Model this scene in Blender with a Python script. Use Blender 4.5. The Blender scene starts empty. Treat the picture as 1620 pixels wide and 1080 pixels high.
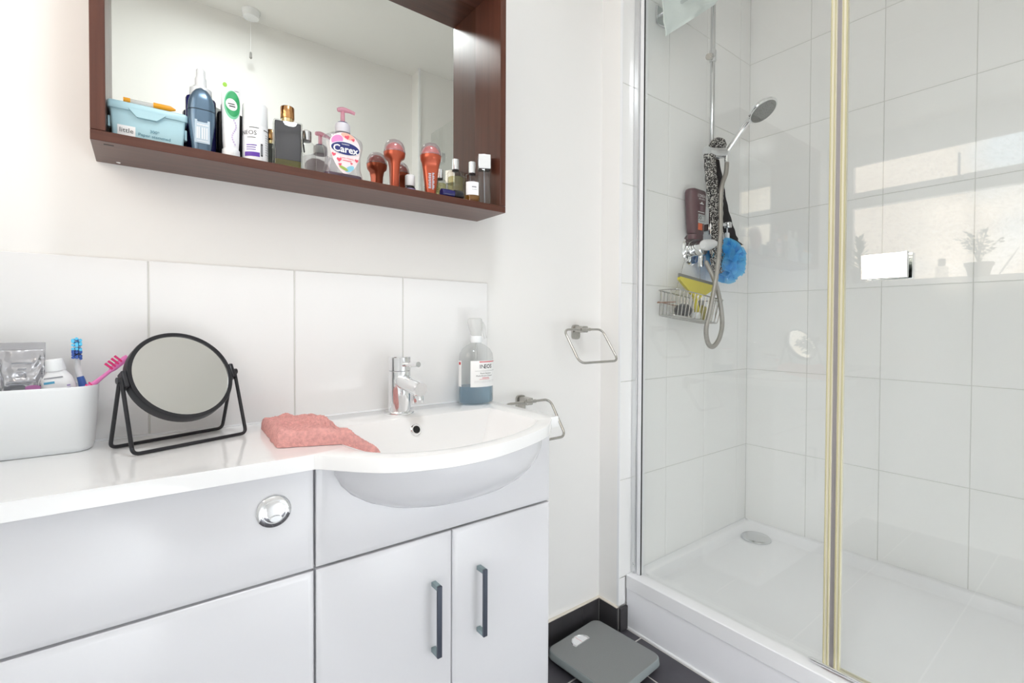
import bpy, bmesh, math, random
from mathutils import Vector, Matrix, noise
random.seed(4)
SC = bpy.context.scene
COL = SC.collection
PI = math.pi

# ------------------------------------------------------------------ camera, light, exposure
cam_data = bpy.data.cameras.new('camera')
cam = bpy.data.objects.new('camera', cam_data); COL.objects.link(cam)
cam_data.sensor_width = 36.0
cam_data.lens = 764.17 / 1620 * 36.0
cam_data.shift_y = -15.62 / 1620
cam_data.clip_start = 0.02
yaw, pitch, roll = 0.6536, -0.015, 0.0039
F = Vector((math.sin(yaw) * math.cos(pitch), math.cos(yaw) * math.cos(pitch), math.sin(pitch)))
R0 = Vector((math.cos(yaw), -math.sin(yaw), 0)); U0 = R0.cross(F)
R_ = R0 * math.cos(roll) + U0 * math.sin(roll); U_ = -R0 * math.sin(roll) + U0 * math.cos(roll)
m = Matrix.Identity(4)
for i in range(3):
    m[i][0] = R_[i]; m[i][1] = U_[i]; m[i][2] = -F[i]
m[0][3], m[1][3], m[2][3] = 0.0, -1.25, 1.1249
cam.matrix_world = m
SC.camera = cam

world = bpy.data.worlds.new('world'); SC.world = world
world.use_nodes = True
world.node_tree.nodes['Background'].inputs[0].default_value = (0.8, 0.88, 1.0, 1)
world.node_tree.nodes['Background'].inputs[1].default_value = 0.6

SC.view_settings.view_transform = 'Standard'
SC.view_settings.look = 'None'
SC.view_settings.gamma = 1.0
SC.view_settings.use_curve_mapping = False
SC.view_settings.exposure = 0.22
SC.cycles.max_bounces = 14
SC.cycles.diffuse_bounces = 8
SC.cycles.glossy_bounces = 8
SC.cycles.transparent_max_bounces = 40
WINDOW_LIGHT = 4.0          # radiance of the daylit frosted panes
BOUNCE_FILL = 16.5
CEILING_FILL = 10.0        # W, fill light added at the ceiling

ld = bpy.data.lights.new('added_ceiling_fill', 'AREA')  # added out of view to brighten the room evenly
ld.shape = 'DISK'; ld.size = 0.32; ld.energy = CEILING_FILL; ld.color = (0.92, 0.96, 1.0)
lo = bpy.data.objects.new('added_ceiling_fill', ld); COL.objects.link(lo)
lo.location = (0.35, -1.03, 2.66)
# two unseen fill lights added here, turned away from the room and bounced off the walls behind the camera
for loc, rot, k in (((0.98, -1.33, 0.42), (math.radians(-80), 0, 0), 0.58), ((-0.02, -1.44, 0.34), (math.radians(-72), 0, math.radians(-55)), 0.30)):
    fd = bpy.data.lights.new('added_bounce_fill', 'AREA')
    fd.shape = 'DISK'; fd.size = 0.50; fd.energy = BOUNCE_FILL * k; fd.color = (0.90, 0.95, 1.0)
    fo = bpy.data.objects.new('added_bounce_fill', fd); COL.objects.link(fo)
    fo.location = loc; fo.rotation_euler = rot

# ------------------------------------------------------------------ helpers
def s2l(c):
    c = c / 255.0
    return c / 12.92 if c <= 0.04045 else ((c + 0.055) / 1.055) ** 2.4
def rgb(r, g, b): return (s2l(r), s2l(g), s2l(b), 1.0)

def setin(b, name, v):
    if name in b.inputs: b.inputs[name].default_value = v

def mat(name, col, rough=0.5, metal=0.0, spec=0.5, coat=0.0, bump=None, var=None, sub=0.0):
    """principled; bump=(scale,strength); var=(scale, amount) colour variation"""
    m = bpy.data.materials.new(name); m.use_nodes = True
    nt = m.node_tree; b = nt.nodes['Principled BSDF']
    b.inputs['Base Color'].default_value = col
    b.inputs['Roughness'].default_value = rough
    b.inputs['Metallic'].default_value = metal
    setin(b, 'Specular IOR Level', spec)
    setin(b, 'Coat Weight', coat); setin(b, 'Coat Roughness', 0.05)
    if sub: setin(b, 'Subsurface Weight', sub); b.inputs['Subsurface Radius'].default_value = (.01, .01, .01)
    tc = nt.nodes.new('ShaderNodeTexCoord')
    if var:
        n = nt.nodes.new('ShaderNodeTexNoise'); n.inputs['Scale'].default_value = var[0]; n.inputs['Detail'].default_value = 4
        nt.links.new(tc.outputs['Object'], n.inputs['Vector'])
        mr = nt.nodes.new('ShaderNodeMapRange'); mr.inputs[1].default_value = 0.3; mr.inputs[2].default_value = 0.7
        mr.inputs[3].default_value = 1 - var[1]; mr.inputs[4].default_value = 1 + var[1]
        nt.links.new(n.outputs['Fac'], mr.inputs[0])
        mx = nt.nodes.new('ShaderNodeVectorMath'); mx.operation = 'SCALE'
        mx.inputs[0].default_value = col[:3]
        nt.links.new(mr.outputs[0], mx.inputs['Scale'])
        nt.links.new(mx.outputs[0], b.inputs['Base Color'])
    if bump:
        n = nt.nodes.new('ShaderNodeTexNoise'); n.inputs['Scale'].default_value = bump[0]; n.inputs['Detail'].default_value = 3
        nt.links.new(tc.outputs['Object'], n.inputs['Vector'])
        bp = nt.nodes.new('ShaderNodeBump'); bp.inputs['Strength'].default_value = bump[1]; bp.inputs['Distance'].default_value = 0.002
        nt.links.new(n.outputs['Fac'], bp.inputs['Height'])
        nt.links.new(bp.outputs[0], b.inputs['Normal'])
    return m

def glass(name, tint=(1, 1, 1, 1), refl=0.96, f0=0.04, rough=0.0, body=None, bodyfac=0.0):
    """thin glass: tinted transparency with Schlick reflection, optional cloudy body"""
    m = bpy.data.materials.new(name); m.use_nodes = True
    nt = m.node_tree; N = nt.nodes; L = nt.links
    for n in list(N):
        if n.type != 'OUTPUT_MATERIAL': N.remove(n)
    out = [n for n in N if n.type == 'OUTPUT_MATERIAL'][0]
    g = N.new('ShaderNodeNewGeometry')
    d = N.new('ShaderNodeVectorMath'); d.operation = 'DOT_PRODUCT'
    L.new(g.outputs['Normal'], d.inputs[0]); L.new(g.outputs['Incoming'], d.inputs[1])
    a = N.new('ShaderNodeMath'); a.operation = 'ABSOLUTE'; L.new(d.outputs['Value'], a.inputs[0])
    s = N.new('ShaderNodeMath'); s.operation = 'SUBTRACT'; s.inputs[0].default_value = 1; L.new(a.outputs[0], s.inputs[1])
    p = N.new('ShaderNodeMath'); p.operation = 'POWER'; p.inputs[1].default_value = 5; L.new(s.outputs[0], p.inputs[0])
    q = N.new('ShaderNodeMath'); q.operation = 'MULTIPLY_ADD'; q.inputs[1].default_value = refl; q.inputs[2].default_value = f0
    L.new(p.outputs[0], q.inputs[0])
    t = N.new('ShaderNodeBsdfTransparent'); t.inputs[0].default_value = tint
    base = t
    if body:
        df = N.new('ShaderNodeBsdfDiffuse'); df.inputs[0].default_value = body
        tl = N.new('ShaderNodeBsdfTranslucent'); tl.inputs[0].default_value = body
        ad = N.new('ShaderNodeMixShader'); ad.inputs[0].default_value = 0.4; L.new(df.outputs[0], ad.inputs[1]); L.new(tl.outputs[0], ad.inputs[2])
        mb = N.new('ShaderNodeMixShader'); mb.inputs[0].default_value = bodyfac
        L.new(t.outputs[0], mb.inputs[1]); L.new(ad.outputs[0], mb.inputs[2]); base = mb
    gl = N.new('ShaderNodeBsdfGlossy'); gl.inputs['Roughness'].default_value = rough
    mx = N.new('ShaderNodeMixShader')
    L.new(q.outputs[0], mx.inputs[0]); L.new(base.outputs[0], mx.inputs[1]); L.new(gl.outputs[0], mx.inputs[2])
    L.new(mx.outputs[0], out.inputs[0])
    return m

class MB:
    """mesh builder"""
    def __init__(self): self.v = []; self.f = []; self.ang = 35
    def add(self, verts, faces):
        o = len(self.v); self.v += [tuple(p) for p in verts]; self.f += [tuple(i + o for i in f) for f in faces]
    def box(self, x0, x1, y0, y1, z0, z1, bev=0.0, seg=2):
        if bev <= 0:
            v = [(x, y, z) for x in (x0, x1) for y in (y0, y1) for z in (z0, z1)]
            self.add(v, [(0, 1, 3, 2), (4, 6, 7, 5), (0, 4, 5, 1), (2, 3, 7, 6), (0, 2, 6, 4), (1, 5, 7, 3)])
        else:
            self.ang = 20
            bm = bmesh.new()
            bmesh.ops.create_cube(bm, size=1)
            for w in bm.verts:
                w.co = Vector(((x0 + x1) / 2 + w.co.x * (x1 - x0), (y0 + y1) / 2 + w.co.y * (y1 - y0), (z0 + z1) / 2 + w.co.z * (z1 - z0)))
            bmesh.ops.bevel(bm, geom=bm.edges[:], offset=bev, segments=seg, profile=0.5, affect='EDGES')
            self.bm(bm)
        return self
    def bm(self, b):
        b.verts.ensure_lookup_table(); b.verts.index_update()
        self.add([w.co[:] for w in b.verts], [[w.index for w in f.verts] for f in b.faces]); b.free()
    def loft(self, rings, cap0=True, cap1=True, closed=True):
        n = len(rings[0]); v = [p for r in rings for p in r]; f = []
        for i in range(len(rings) - 1):
            for j in range(n if closed else n - 1):
                k = (j + 1) % n
                f.append((i * n + j, i * n + k, (i + 1) * n + k, (i + 1) * n + j))
        if cap0: f.append(tuple(range(n - 1, -1, -1)))
        if cap1: f.append(tuple((len(rings) - 1) * n + j for j in range(n)))
        self.add(v, f); return self
    def lathe(self, prof, c=(0, 0, 0), n=28, axis='z', sx=1.0, sy=1.0, cap0=True, cap1=True, M=None):
        rings = []
        for r, h in prof:
            ring = []
            for j in range(n):
                a = 2 * PI * j / n
                p = Vector((r * sx * math.cos(a), r * sy * math.sin(a), h))
                if axis == 'x': p = Vector((p.z, p.x, p.y))
                if axis == 'y': p = Vector((p.y, p.z, p.x))
                if axis == '-y': p = Vector((p.x, -p.z, p.y))
                if M is not None: p = M @ p
                ring.append((p.x + c[0], p.y + c[1], p.z + c[2]))
            rings.append(ring)
        return self.loft(rings, cap0, cap1)
    def tube(self, pts, r, n=10, closed=False, ry=None):
        pts = [Vector(p) for p in pts]; rings = []
        N = len(pts); up = None
        for i, p in enumerate(pts):
            if closed: t = pts[(i + 1) % N] - pts[i - 1]
            else: t = pts[min(i + 1, N - 1)] - pts[max(i - 1, 0)]
            t.normalize()
            if up is None:
                up = Vector((0, 0, 1)) if abs(t.z) < 0.9 else Vector((0, 1, 0))
            up = (up - t * up.dot(t)).normalized(); sd = t.cross(up)
            rr = r[i] if isinstance(r, (list, tuple)) else r
            r2 = rr if ry is None else (ry[i] if isinstance(ry, (list, tuple)) else ry)
            rings.append([p + up * (rr * math.cos(2 * PI * j / n)) + sd * (r2 * math.sin(2 * PI * j / n)) for j in range(n)])
        if closed:
            rings.append(rings[0]); return self.loft(rings, False, False)
        return self.loft(rings)
    def move(self, dx, dy, dz):
        self.v = [(x + dx, y + dy, z + dz) for x, y, z in self.v]; return self
    def xf(self, M):
        self.v = [tuple(M @ Vector(p)) for p in self.v]; return self
    def mesh(self, name, angle=None):
        angle = angle or self.ang
        me = bpy.data.meshes.new(name); me.from_pydata(self.v, [], self.f); me.validate()
        bm = bmesh.new(); bm.from_mesh(me); bmesh.ops.recalc_face_normals(bm, faces=bm.faces[:]); bm.to_mesh(me); bm.free()
        for p in me.polygons: p.use_smooth = True
        me.set_sharp_from_angle(angle=math.radians(angle))
        return me

def ob(name, geo, material, parent=None, angle=None, loc=None, label=None):
    me = geo.mesh(name, angle) if isinstance(geo, MB) else geo
    o = bpy.data.objects.new(name, me); COL.objects.link(o)
    if material is not None:
        me.materials.clear(); me.materials.append(material)
    if parent is not None: o.parent = parent
    if loc: o.location = loc
    if label: o['label'] = label
    return o
def structure(name, geo, material, parent=None, label=None):
    o = ob(name, geo, material, parent, label=label)
    o['kind'] = 'structure'
    return o
def thing(name, label, cat, loc=(0, 0, 0), rz=0.0, group=None):
    o = bpy.data.objects.new(name, None); COL.objects.link(o)
    o.empty_display_size = 0.05
    o.location = loc; o.rotation_euler = (0, 0, rz); o['label'] = label; o['category'] = cat
    if group: o['group'] = group
    return o
def tag(o, label, cat, group=None):
    o['label'] = label; o['category'] = cat
    if group: o['group'] = group
    return o

def smooth_path(pts, n=8, closed=False):
    P = [Vector(p) for p in pts]; out = []; N = len(P)
    rng = range(N) if closed else range(N - 1)
    for i in rng:
        if closed: a, b, c, d = P[i - 1], P[i], P[(i + 1) % N], P[(i + 2) % N]
        else: a, b, c, d = P[max(i - 1, 0)], P[i], P[i + 1], P[min(i + 2, N - 1)]
        for k in range(n):
            t = k / n
            out.append(0.5 * ((2 * b) + (-a + c) * t + (2 * a - 5 * b + 4 * c - d) * t * t + (-a + 3 * b - 3 * c + d) * t ** 3))
    if not closed: out.append(P[-1])
    return out
def fillet(pts, r, n=5, closed=False):
    """polyline with rounded corners"""
    P = [Vector(p) for p in pts]; N = len(P); out = []
    for i in range(N):
        if not closed and i in (0, N - 1): out.append(P[i]); continue
        a, b, c = P[i - 1], P[i], P[(i + 1) % N]
        u = (a - b); w = (c - b)
        rr = min(r, u.length * .49, w.length * .49)
        p0 = b + u.normalized() * rr; p1 = b + w.normalized() * rr
        for k in range(n + 1):
            t = k / n; out.append((1 - t) ** 2 * p0 + 2 * t * (1 - t) * b + t * t * p1)
    return out
def rrect(w, d, r, n=5):
    pts = []
    for cx, cy, a0 in ((w / 2 - r, d / 2 - r, 0), (-w / 2 + r, d / 2 - r, PI / 2), (-w / 2 + r, -d / 2 + r, PI), (w / 2 - r, -d / 2 + r, 1.5 * PI)):
        for k in range(n + 1):
            a = a0 + PI / 2 * k / n; pts.append((cx + r * math.cos(a), cy + r * math.sin(a)))
    return pts
def rloft(levels, n=5):
    """levels: (z, w, d, r[, dx, dy])"""
    rings = []
    for L in levels:
        z, w, d, r = L[:4]; dx, dy = (L[4], L[5]) if len(L) > 4 else (0, 0)
        rings.append([(x + dx, y + dy, z) for x, y in rrect(w, d, min(r, w / 2 - 1e-5, d / 2 - 1e-5), n)])
    return MB().loft(rings)

def text_flat(body, size, bold=0.0, align='CENTER'):
    """list of verts (x,y) and faces of a text, centred"""
    cu = bpy.data.curves.new('txt', 'FONT'); cu.body = body; cu.size = size; cu.align_x = align; cu.align_y = 'CENTER'
    cu.resolution_u = 2; cu.offset = bold
    o = bpy.data.objects.new('txt', cu); COL.objects.link(o)
    dg = bpy.context.evaluated_depsgraph_get(); dg.update()
    me = o.evaluated_get(dg).to_mesh()
    v = [tuple(p.co) for p in me.vertices]; f = [tuple(p.vertices) for p in me.polygons]
    o.evaluated_get(dg).to_mesh_clear()
    bpy.data.objects.remove(o); bpy.data.curves.remove(cu)
    return v, f
def front(fn, v): return [fn(p[0], p[1]) for p in v]
class Print(MB):
    """flat print laid on a surface: fn maps (u right, v up) to 3D"""
    def __init__(s, fn): super().__init__(); s.fn = fn
    def text(s, body, size, u=0, w=0, bold=0.0, align='CENTER', rot=0.0):
        v, f = text_flat(body, size, bold, align); c, d = math.cos(rot), math.sin(rot)
        s.add([s.fn(u + p[0] * c - p[1] * d, w + p[0] * d + p[1] * c) for p in v], f); return s
    def rect(s, u0, u1, w0, w1, n=8):
        v = []; f = []
        for i in range(n + 1):
            u = u0 + (u1 - u0) * i / n; v += [s.fn(u, w0), s.fn(u, w1)]
        for i in range(n): f.append((2 * i, 2 * i + 2, 2 * i + 3, 2 * i + 1))
        s.add(v, f); return s
    def poly(s, pts, nrings=1):
        c = (sum(p[0] for p in pts) / len(pts), sum(p[1] for p in pts) / len(pts))
        K = 5; n = len(pts); v = [s.fn(*c)]; f = []
        for k in range(1, K + 1):
            t = k / K; v += [s.fn(c[0] + (p[0] - c[0]) * t, c[1] + (p[1] - c[1]) * t) for p in pts]
        for j in range(n): f.append((0, 1 + j, 1 + (j + 1) % n))
        for k in range(K - 1):
            for j in range(n):
                a = 1 + k * n; b = a + n; j2 = (j + 1) % n
                f.append((a + j, b + j, b + j2, a + j2))
        s.add(v, f); return s
    def ellipse(s, u, w, a, b, n=28, rot=0.0):
        c, d = math.cos(rot), math.sin(rot)
        return s.poly([(u + a * math.cos(2 * PI * k / n) * c - b * math.sin(2 * PI * k / n) * d,
                        w + a * math.cos(2 * PI * k / n) * d + b * math.sin(2 * PI * k / n) * c) for k in range(n)])
    def heart(s, u, w, r, rot=0.0):
        pts = []
        for k in range(20):
            t = 2 * PI * k / 20
            x = r * (16 * math.sin(t) ** 3) / 16; y = r * (13 * math.cos(t) - 5 * math.cos(2 * t) - 2 * math.cos(3 * t) - math.cos(4 * t)) / 16
            pts.append((u + x * math.cos(rot) - y * math.sin(rot), w + x * math.sin(rot) + y * math.cos(rot)))
        return s.poly(pts)
def on_oval(a, b, off=0.0005, ang=-PI / 2):
    """wrap (u,v) round an oval of semi-axes a,b; u=0 at angle ang, u>0 to the viewer's right"""
    def fn(u, v):
        t = ang + u / ((a + b) / 2)
        return ((a + off) * math.cos(t), (b + off) * math.sin(t), v)
    return fn
def on_plane_y(y, x0=0): return lambda u, v: (x0 + u, y, v)

# ------------------------------------------------------------------ materials
M = {}
M['paint'] = mat('white_wall_paint', rgb(238, 237, 235), 0.6, bump=(60, 0.05))
M['ceil'] = mat('ceiling_paint', rgb(240, 239, 236), 0.7)
M['tile'] = mat('white_gloss_tile', rgb(236, 236, 236), 0.07, bump=(7, 0.03))
M['shower_tile'] = mat('shower_gloss_tile', rgb(241, 241, 240), 0.10, bump=(7, 0.03))
M['grout'] = mat('pale_grout', rgb(206, 206, 202), 0.7, bump=(300, 0.2))
M['grey_grout'] = mat('floor_grout', rgb(205, 203, 200), 0.85)
M['slate'] = mat('slate_floor_tile', rgb(72, 70, 76), 0.45, bump=(30, 0.25), var=(9, 0.22))
M['skirt'] = mat('slate_skirting_tile', rgb(58, 56, 58), 0.5, bump=(30, 0.2), var=(9, 0.2))
M['caulk'] = mat('cream_caulk', rgb(226, 218, 205), 0.5)
M['cab'] = mat('white_gloss_laminate', rgb(224, 224, 227), 0.16, spec=0.5)
M['carcass'] = mat('white_carcass', rgb(205, 204, 205), 0.4)
M['ceramic'] = mat('white_cast_worktop', rgb(245, 245, 245), 0.09, coat=0.3)
M['acrylic'] = mat('white_acrylic_tray', rgb(246, 246, 248), 0.18)
M['bathpanel'] = mat('white_plinth', rgb(246, 246, 250), 0.3)
M['chrome'] = mat('chrome', (0.86, 0.87, 0.88, 1), 0.06, 1.0)
M['softchrome'] = mat('satin_chrome', (0.72, 0.73, 0.74, 1), 0.22, 1.0)
M['nickel'] = mat('brushed_nickel', (0.50, 0.485, 0.455, 1), 0.26, 1.0)
M['steelgrey'] = mat('grey_metal_handle', rgb(92, 98, 110), 0.35, 0.7)
M['handle_end'] = mat('pale_metal_handle_end', rgb(150, 168, 172), 0.35, 0.5)
M['wire'] = mat('steel_wire', (0.52, 0.51, 0.49, 1), 0.25, 1.0)
M['rail'] = mat('rail_chrome', (0.66, 0.67, 0.68, 1), 0.10, 1.0)
M['alu'] = mat('polished_aluminium', (0.75, 0.76, 0.77, 1), 0.25, 1.0)
M['black'] = mat('black_painted_steel', rgb(32, 32, 37), 0.35)
M['blackplastic'] = mat('black_plastic', rgb(24, 25, 28), 0.3)
M['dark'] = mat('dark_hole', rgb(14, 14, 14), 0.6)
M['mirror'] = mat('silvered_mirror', (0.88, 0.885, 0.86, 1), 0.0, 1.0)
M['glass_mirror'] = mat('wall_mirror_silvering', (0.75, 0.765, 0.725, 1), 0.0, 1.0)
M['wplastic'] = mat('white_plastic', rgb(240, 241, 243), 0.25)
M['mwhite'] = mat('matt_white_plastic', rgb(240, 243, 245), 0.4)
M['seal'] = mat('yellowed_seal', rgb(224, 219, 198), 0.35)
M['seal_dark'] = mat('yellow_seal_edge', rgb(196, 188, 148), 0.35)
M['gap'] = mat('grey_seal_gap', rgb(158, 154, 156), 0.4)
M['rust'] = mat('rust_stain', rgb(176, 128, 98), 0.7, var=(150, 0.35))
M['screen'] = glass('shower_glass', (0.985, 0.992, 0.986, 1), f0=0.042)
M['clear'] = glass('clear_glass', (0.96, 0.965, 0.96, 1), f0=0.05)
M['clearp'] = glass('clear_plastic', (0.93, 0.935, 0.93, 1), f0=0.04, body=rgb(236, 238, 240), bodyfac=0.10)
M['cloudy'] = glass('cloudy_plastic', (0.95, 0.95, 0.95, 1), f0=0.04, body=rgb(240, 241, 240), bodyfac=0.55)
def text_mat(name, c): return mat('print_' + name, c, 0.45)
M['p_black'] = text_mat('black', rgb(40, 40, 45)); M['p_white'] = text_mat('white', rgb(245, 245, 245))
M['p_red'] = text_mat('red', rgb(205, 45, 60)); M['p_navy'] = text_mat('navy', rgb(34, 42, 110))
M['p_grey'] = text_mat('grey', rgb(150, 152, 158)); M['p_teal'] = text_mat('teal', rgb(62, 120, 140))

def wood_material(name, vertical):
    m = bpy.data.materials.new(name); m.use_nodes = True
    nt = m.node_tree; b = nt.nodes['Principled BSDF']; L = nt.links; N = nt.nodes
    tc = N.new('ShaderNodeTexCoord'); mp = N.new('ShaderNodeMapping')
    mp.inputs['Scale'].default_value = (90, 60, 3.5) if vertical else (3.5, 60, 90)
    L.new(tc.outputs['Object'], mp.inputs['Vector'])
    n = N.new('ShaderNodeTexNoise'); n.inputs['Scale'].default_value = 1.0; n.inputs['Detail'].default_value = 6; n.inputs['Roughness'].default_value = .6
    L.new(mp.outputs[0], n.inputs['Vector'])
    cr = N.new('ShaderNodeValToRGB')
    cr.color_ramp.elements[0].position = 0.3; cr.color_ramp.elements[0].color = rgb(74, 40, 30)
    cr.color_ramp.elements[1].position = 0.75; cr.color_ramp.elements[1].color = rgb(98, 58, 44)
    L.new(n.outputs['Fac'], cr.inputs[0]); L.new(cr.outputs[0], b.inputs['Base Color'])
    b.inputs['Roughness'].default_value = 0.3
    return m
M['wood_h'] = wood_material('walnut_stained_wood_level', False)
M['wood_v'] = wood_material('walnut_stained_wood_upright', True)

def frosted_material():
    m = bpy.data.materials.new('daylit_frosted_glass'); m.use_nodes = True
    nt = m.node_tree; N = nt.nodes; L = nt.links
    b = N['Principled BSDF']; N.remove(b); out = N['Material Output']
    tc = N.new('ShaderNodeTexCoord')
    n = N.new('ShaderNodeTexNoise'); n.inputs['Scale'].default_value = 1.6; n.inputs['Detail'].default_value = 1
    L.new(tc.outputs['Object'], n.inputs['Vector'])
    v = N.new('ShaderNodeTexNoise'); v.inputs['Scale'].default_value = 70; v.inputs['Detail'].default_value = 3; v.inputs['Distortion'].default_value = 1.2
    L.new(tc.outputs['Object'], v.inputs['Vector'])
    cr = N.new('ShaderNodeValToRGB')
    cr.color_ramp.elements[0].position = 0.35; cr.color_ramp.elements[0].color = (0.80, 0.91, 1.0, 1)
    cr.color_ramp.elements[1].position = 0.47; cr.color_ramp.elements[1].color = (1.0, 0.87, 0.745, 1)
    L.new(n.outputs['Fac'], cr.inputs[0])
    mr = N.new('ShaderNodeMapRange'); mr.inputs[1].default_value = .3; mr.inputs[2].default_value = .7; mr.inputs[3].default_value = .70; mr.inputs[4].default_value = 1.28
    L.new(v.outputs['Fac'], mr.inputs[0])
    sc = N.new('ShaderNodeMath'); sc.operation = 'MULTIPLY'; sc.inputs[1].default_value = WINDOW_LIGHT
    L.new(mr.outputs[0], sc.inputs[0])
    e = N.new('ShaderNodeEmission'); L.new(cr.outputs[0], e.inputs[0]); L.new(sc.outputs[0], e.inputs[1])
    L.new(e.outputs[0], out.inputs[0])
    return m
M['frost'] = frosted_material()

# ------------------------------------------------------------------ the room
CEIL = 2.71
YF = -1.65
SH_Y = -0.0962       # face of the tiles on the shower's side wall
SH_X = 2.303         # face of the tiles on the shower's back wall
XL = -0.42           # window wall
structure('floor', MB().box(XL - .2, 2.45, YF - .12, .12, -0.06, 0.0002), M['grey_grout'])
structure('ceiling', MB().box(XL - .22, 2.45, YF - .12, .12, CEIL, CEIL + .06), M['ceil'])
wall_back = structure('wall_back', MB().box(XL - .2, 1.38, 0, .12, -0.01, CEIL), M['paint'])
wall_shower = structure('wall_right', MB().box(1.38, 2.45, SH_Y + .008, .12, -0.01, CEIL), M['paint'])
wall_end = structure('wall_shower_back', MB().box(SH_X + .0011, 2.45, YF, SH_Y + .008, -0.01, CEIL), M['grout'])
structure('wall_front', MB().box(XL - .2, 1.38, YF - .12, YF, -0.01, CEIL), M['paint'])
structure('wall_front_right', MB().box(1.38, 2.45, YF - .12, -1.55, -0.01, CEIL), M['paint'])
WZ0, WZ1, WY0, WY1 = 1.345, 2.262, -1.24, -0.015
w = MB()
w.box(XL - .2, XL, YF, 0, -0.01, WZ0); w.box(XL - .2, XL, YF, 0, WZ1, CEIL)
w.box(XL - .2, XL, WY1, 0, WZ0, WZ1); w.box(XL - .2, XL, YF, WY0, WZ0, WZ1)
structure('wall_left', w, M['paint'])

# floor tiles (each its own piece)
FT = 0.333
fx = [1.279 + .333 * k for k in range(-6, 2)]; fy = [-0.17 - .333 * k for k in range(-1, 6)]
tile_cache = {}
def bevel_tile(w, h, t, c):
    """slab w x h x t in XY, face at z=t with chamfered edge, centred"""
    key = (round(w, 4), round(h, 4), t, c)
    if key not in tile_cache:
        a, b = w / 2, h / 2
        r = lambda i, z: [(-a + i, -b + i, z), (a - i, -b + i, z), (a - i, b - i, z), (-a + i, b - i, z)]
        tile_cache[key] = MB().loft([r(0, 0), r(0, t - c), r(c, t)]).mesh('tile', 20)
    return tile_cache[key]
def put_tile(name, w, h, t, c, mtl, parent, loc, rot):
    me = bevel_tile(w, h, t, c)
    if not me.materials: me.materials.append(mtl)
    o = bpy.data.objects.new(name, me); COL.objects.link(o)
    o.parent = parent; o.location = loc; o.rotation_euler = rot
    return o
floor = bpy.data.objects['floor']
def clip(a, b, lo, hi): return max(a, lo), min(b, hi)
for i in range(len(fx) - 1):
    for j in range(len(fy) - 1):
        x0, x1 = clip(fx[i], fx[i + 1], XL, 1.418); y0, y1 = clip(fy[j + 1], fy[j], YF, -0.001)
        if x1 - x0 < .02 or y1 - y0 < .02: continue
        put_tile('floor_tile', x1 - x0 - .005, y1 - y0 - .005, .008, .0012, M['slate'], floor, ((x0 + x1) / 2, (y0 + y1) / 2, -.0065), (0, 0, 0))
# skirting of slate tiles
def skirting(name, segs, parent_mat):
    root = structure(name, segs[0], parent_mat)
    return root
sk = structure('baseboard_back', MB().box(.84, 1.38, -.006, 0, .002, .088), M['grey_grout'])
for x0, x1 in ((.84, .948), (.948, 1.281), (1.281, 1.371)):
    o = ob('skirting_tile', MB().box(x0 + .001, x1 - .001, -.010, -.002, .003, .089, .001, 1), M['skirt'], sk)
sk = structure('baseboard_right', MB().box(1.374, 1.38, SH_Y, -.010, .002, .088), M['grey_grout'])
ob('skirting_tile', MB().box(1.370, 1.378, SH_Y - .001, -.011, .003, .089, .001, 1), M['skirt'], sk)
ob('skirting_tile', MB().box(1.379, 1.419, SH_Y - .012, SH_Y - .002, .003, .089, .001, 1), M['skirt'], sk)
structure('trim_1', MB().box(.84, 1.38, -.011, 0, .0885, .0935, .002), M['caulk'])
structure('trim_2', MB().box(1.369, 1.38, SH_Y - .001, -.010, .0885, .0935, .002), M['caulk'])

# splashback tiles behind the worktop
g = ob('splashback_grout', MB().box(XL + .002, .8550, -.0068, .001, .895, 1.2515), M['grout'], wall_back)
WT_ = .8938
edges = [XL + .002, -.2698, .0110, .2918, .5726, .8562]
for a, b in zip(edges, edges[1:]):
    put_tile('tile', b - a - .0030, 1.2527 - .8945, .008, .0013, M['tile'], wall_back, ((a + b) / 2, 0, (1.2527 + .8945) / 2), (PI / 2, 0, 0))
structure('trim_6', MB().tube([(XL + .003, -.0082, WT_), (.8395, -.0082, WT_)], .0032, 8), M['wplastic'])
# shower wall tiles
rows = [1.9996 + .3611 - .3611 * k for k in range(7)]    # joints from high to low
rows = [CEIL] + [z for z in rows if z < CEIL - .02]
ob('tile_grout', MB().box(1.383, SH_X, SH_Y + .0011, SH_Y + .009, .195, CEIL), M['grout'], wall_shower)
xs = [1.382, 1.6640, 1.9358, 2.2155, SH_X + .007]
for r in range(len(rows) - 1):
    for a, b in zip(xs, xs[1:]):
        z1, z0 = rows[r], rows[r + 1]
        put_tile('tile', b - a - .0022, z1 - z0 - .0022, .008, .0010, M['shower_tile'], wall_shower, ((a + b) / 2, SH_Y + .008, (z0 + z1) / 2), (PI / 2, 0, 0))
    if r == len(rows) - 2:
        z1 = z0
put_tile('tile', .035, .10, .008, .0014, M['shower_tile'], wall_shower, (1.3995, SH_Y + .008, .142), (PI / 2, 0, 0))
ys = [SH_Y - .0005, -.3610, -.6247, -.8884, -1.152, -1.416, -1.55]
for r in range(len(rows) - 1):
    for b, a in zip(ys, ys[1:]):
        z1, z0 = rows[r], rows[r + 1]
        put_tile('tile', b - a - .0022, z1 - z0 - .0022, .008, .0010, M['shower_tile'], wall_end, (SH_X + .008, (a + b) / 2, (z0 + z1) / 2), (PI / 2, 0, -PI / 2))
structure('trim_3', MB().box(1.379, 1.3825, SH_Y - .001, SH_Y + .009, .0945, CEIL), M['wplastic'])
structure('trim_4', MB().box(1.372, 1.384, -1.55, -1.538, .0, CEIL), M['wplastic'])

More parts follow.
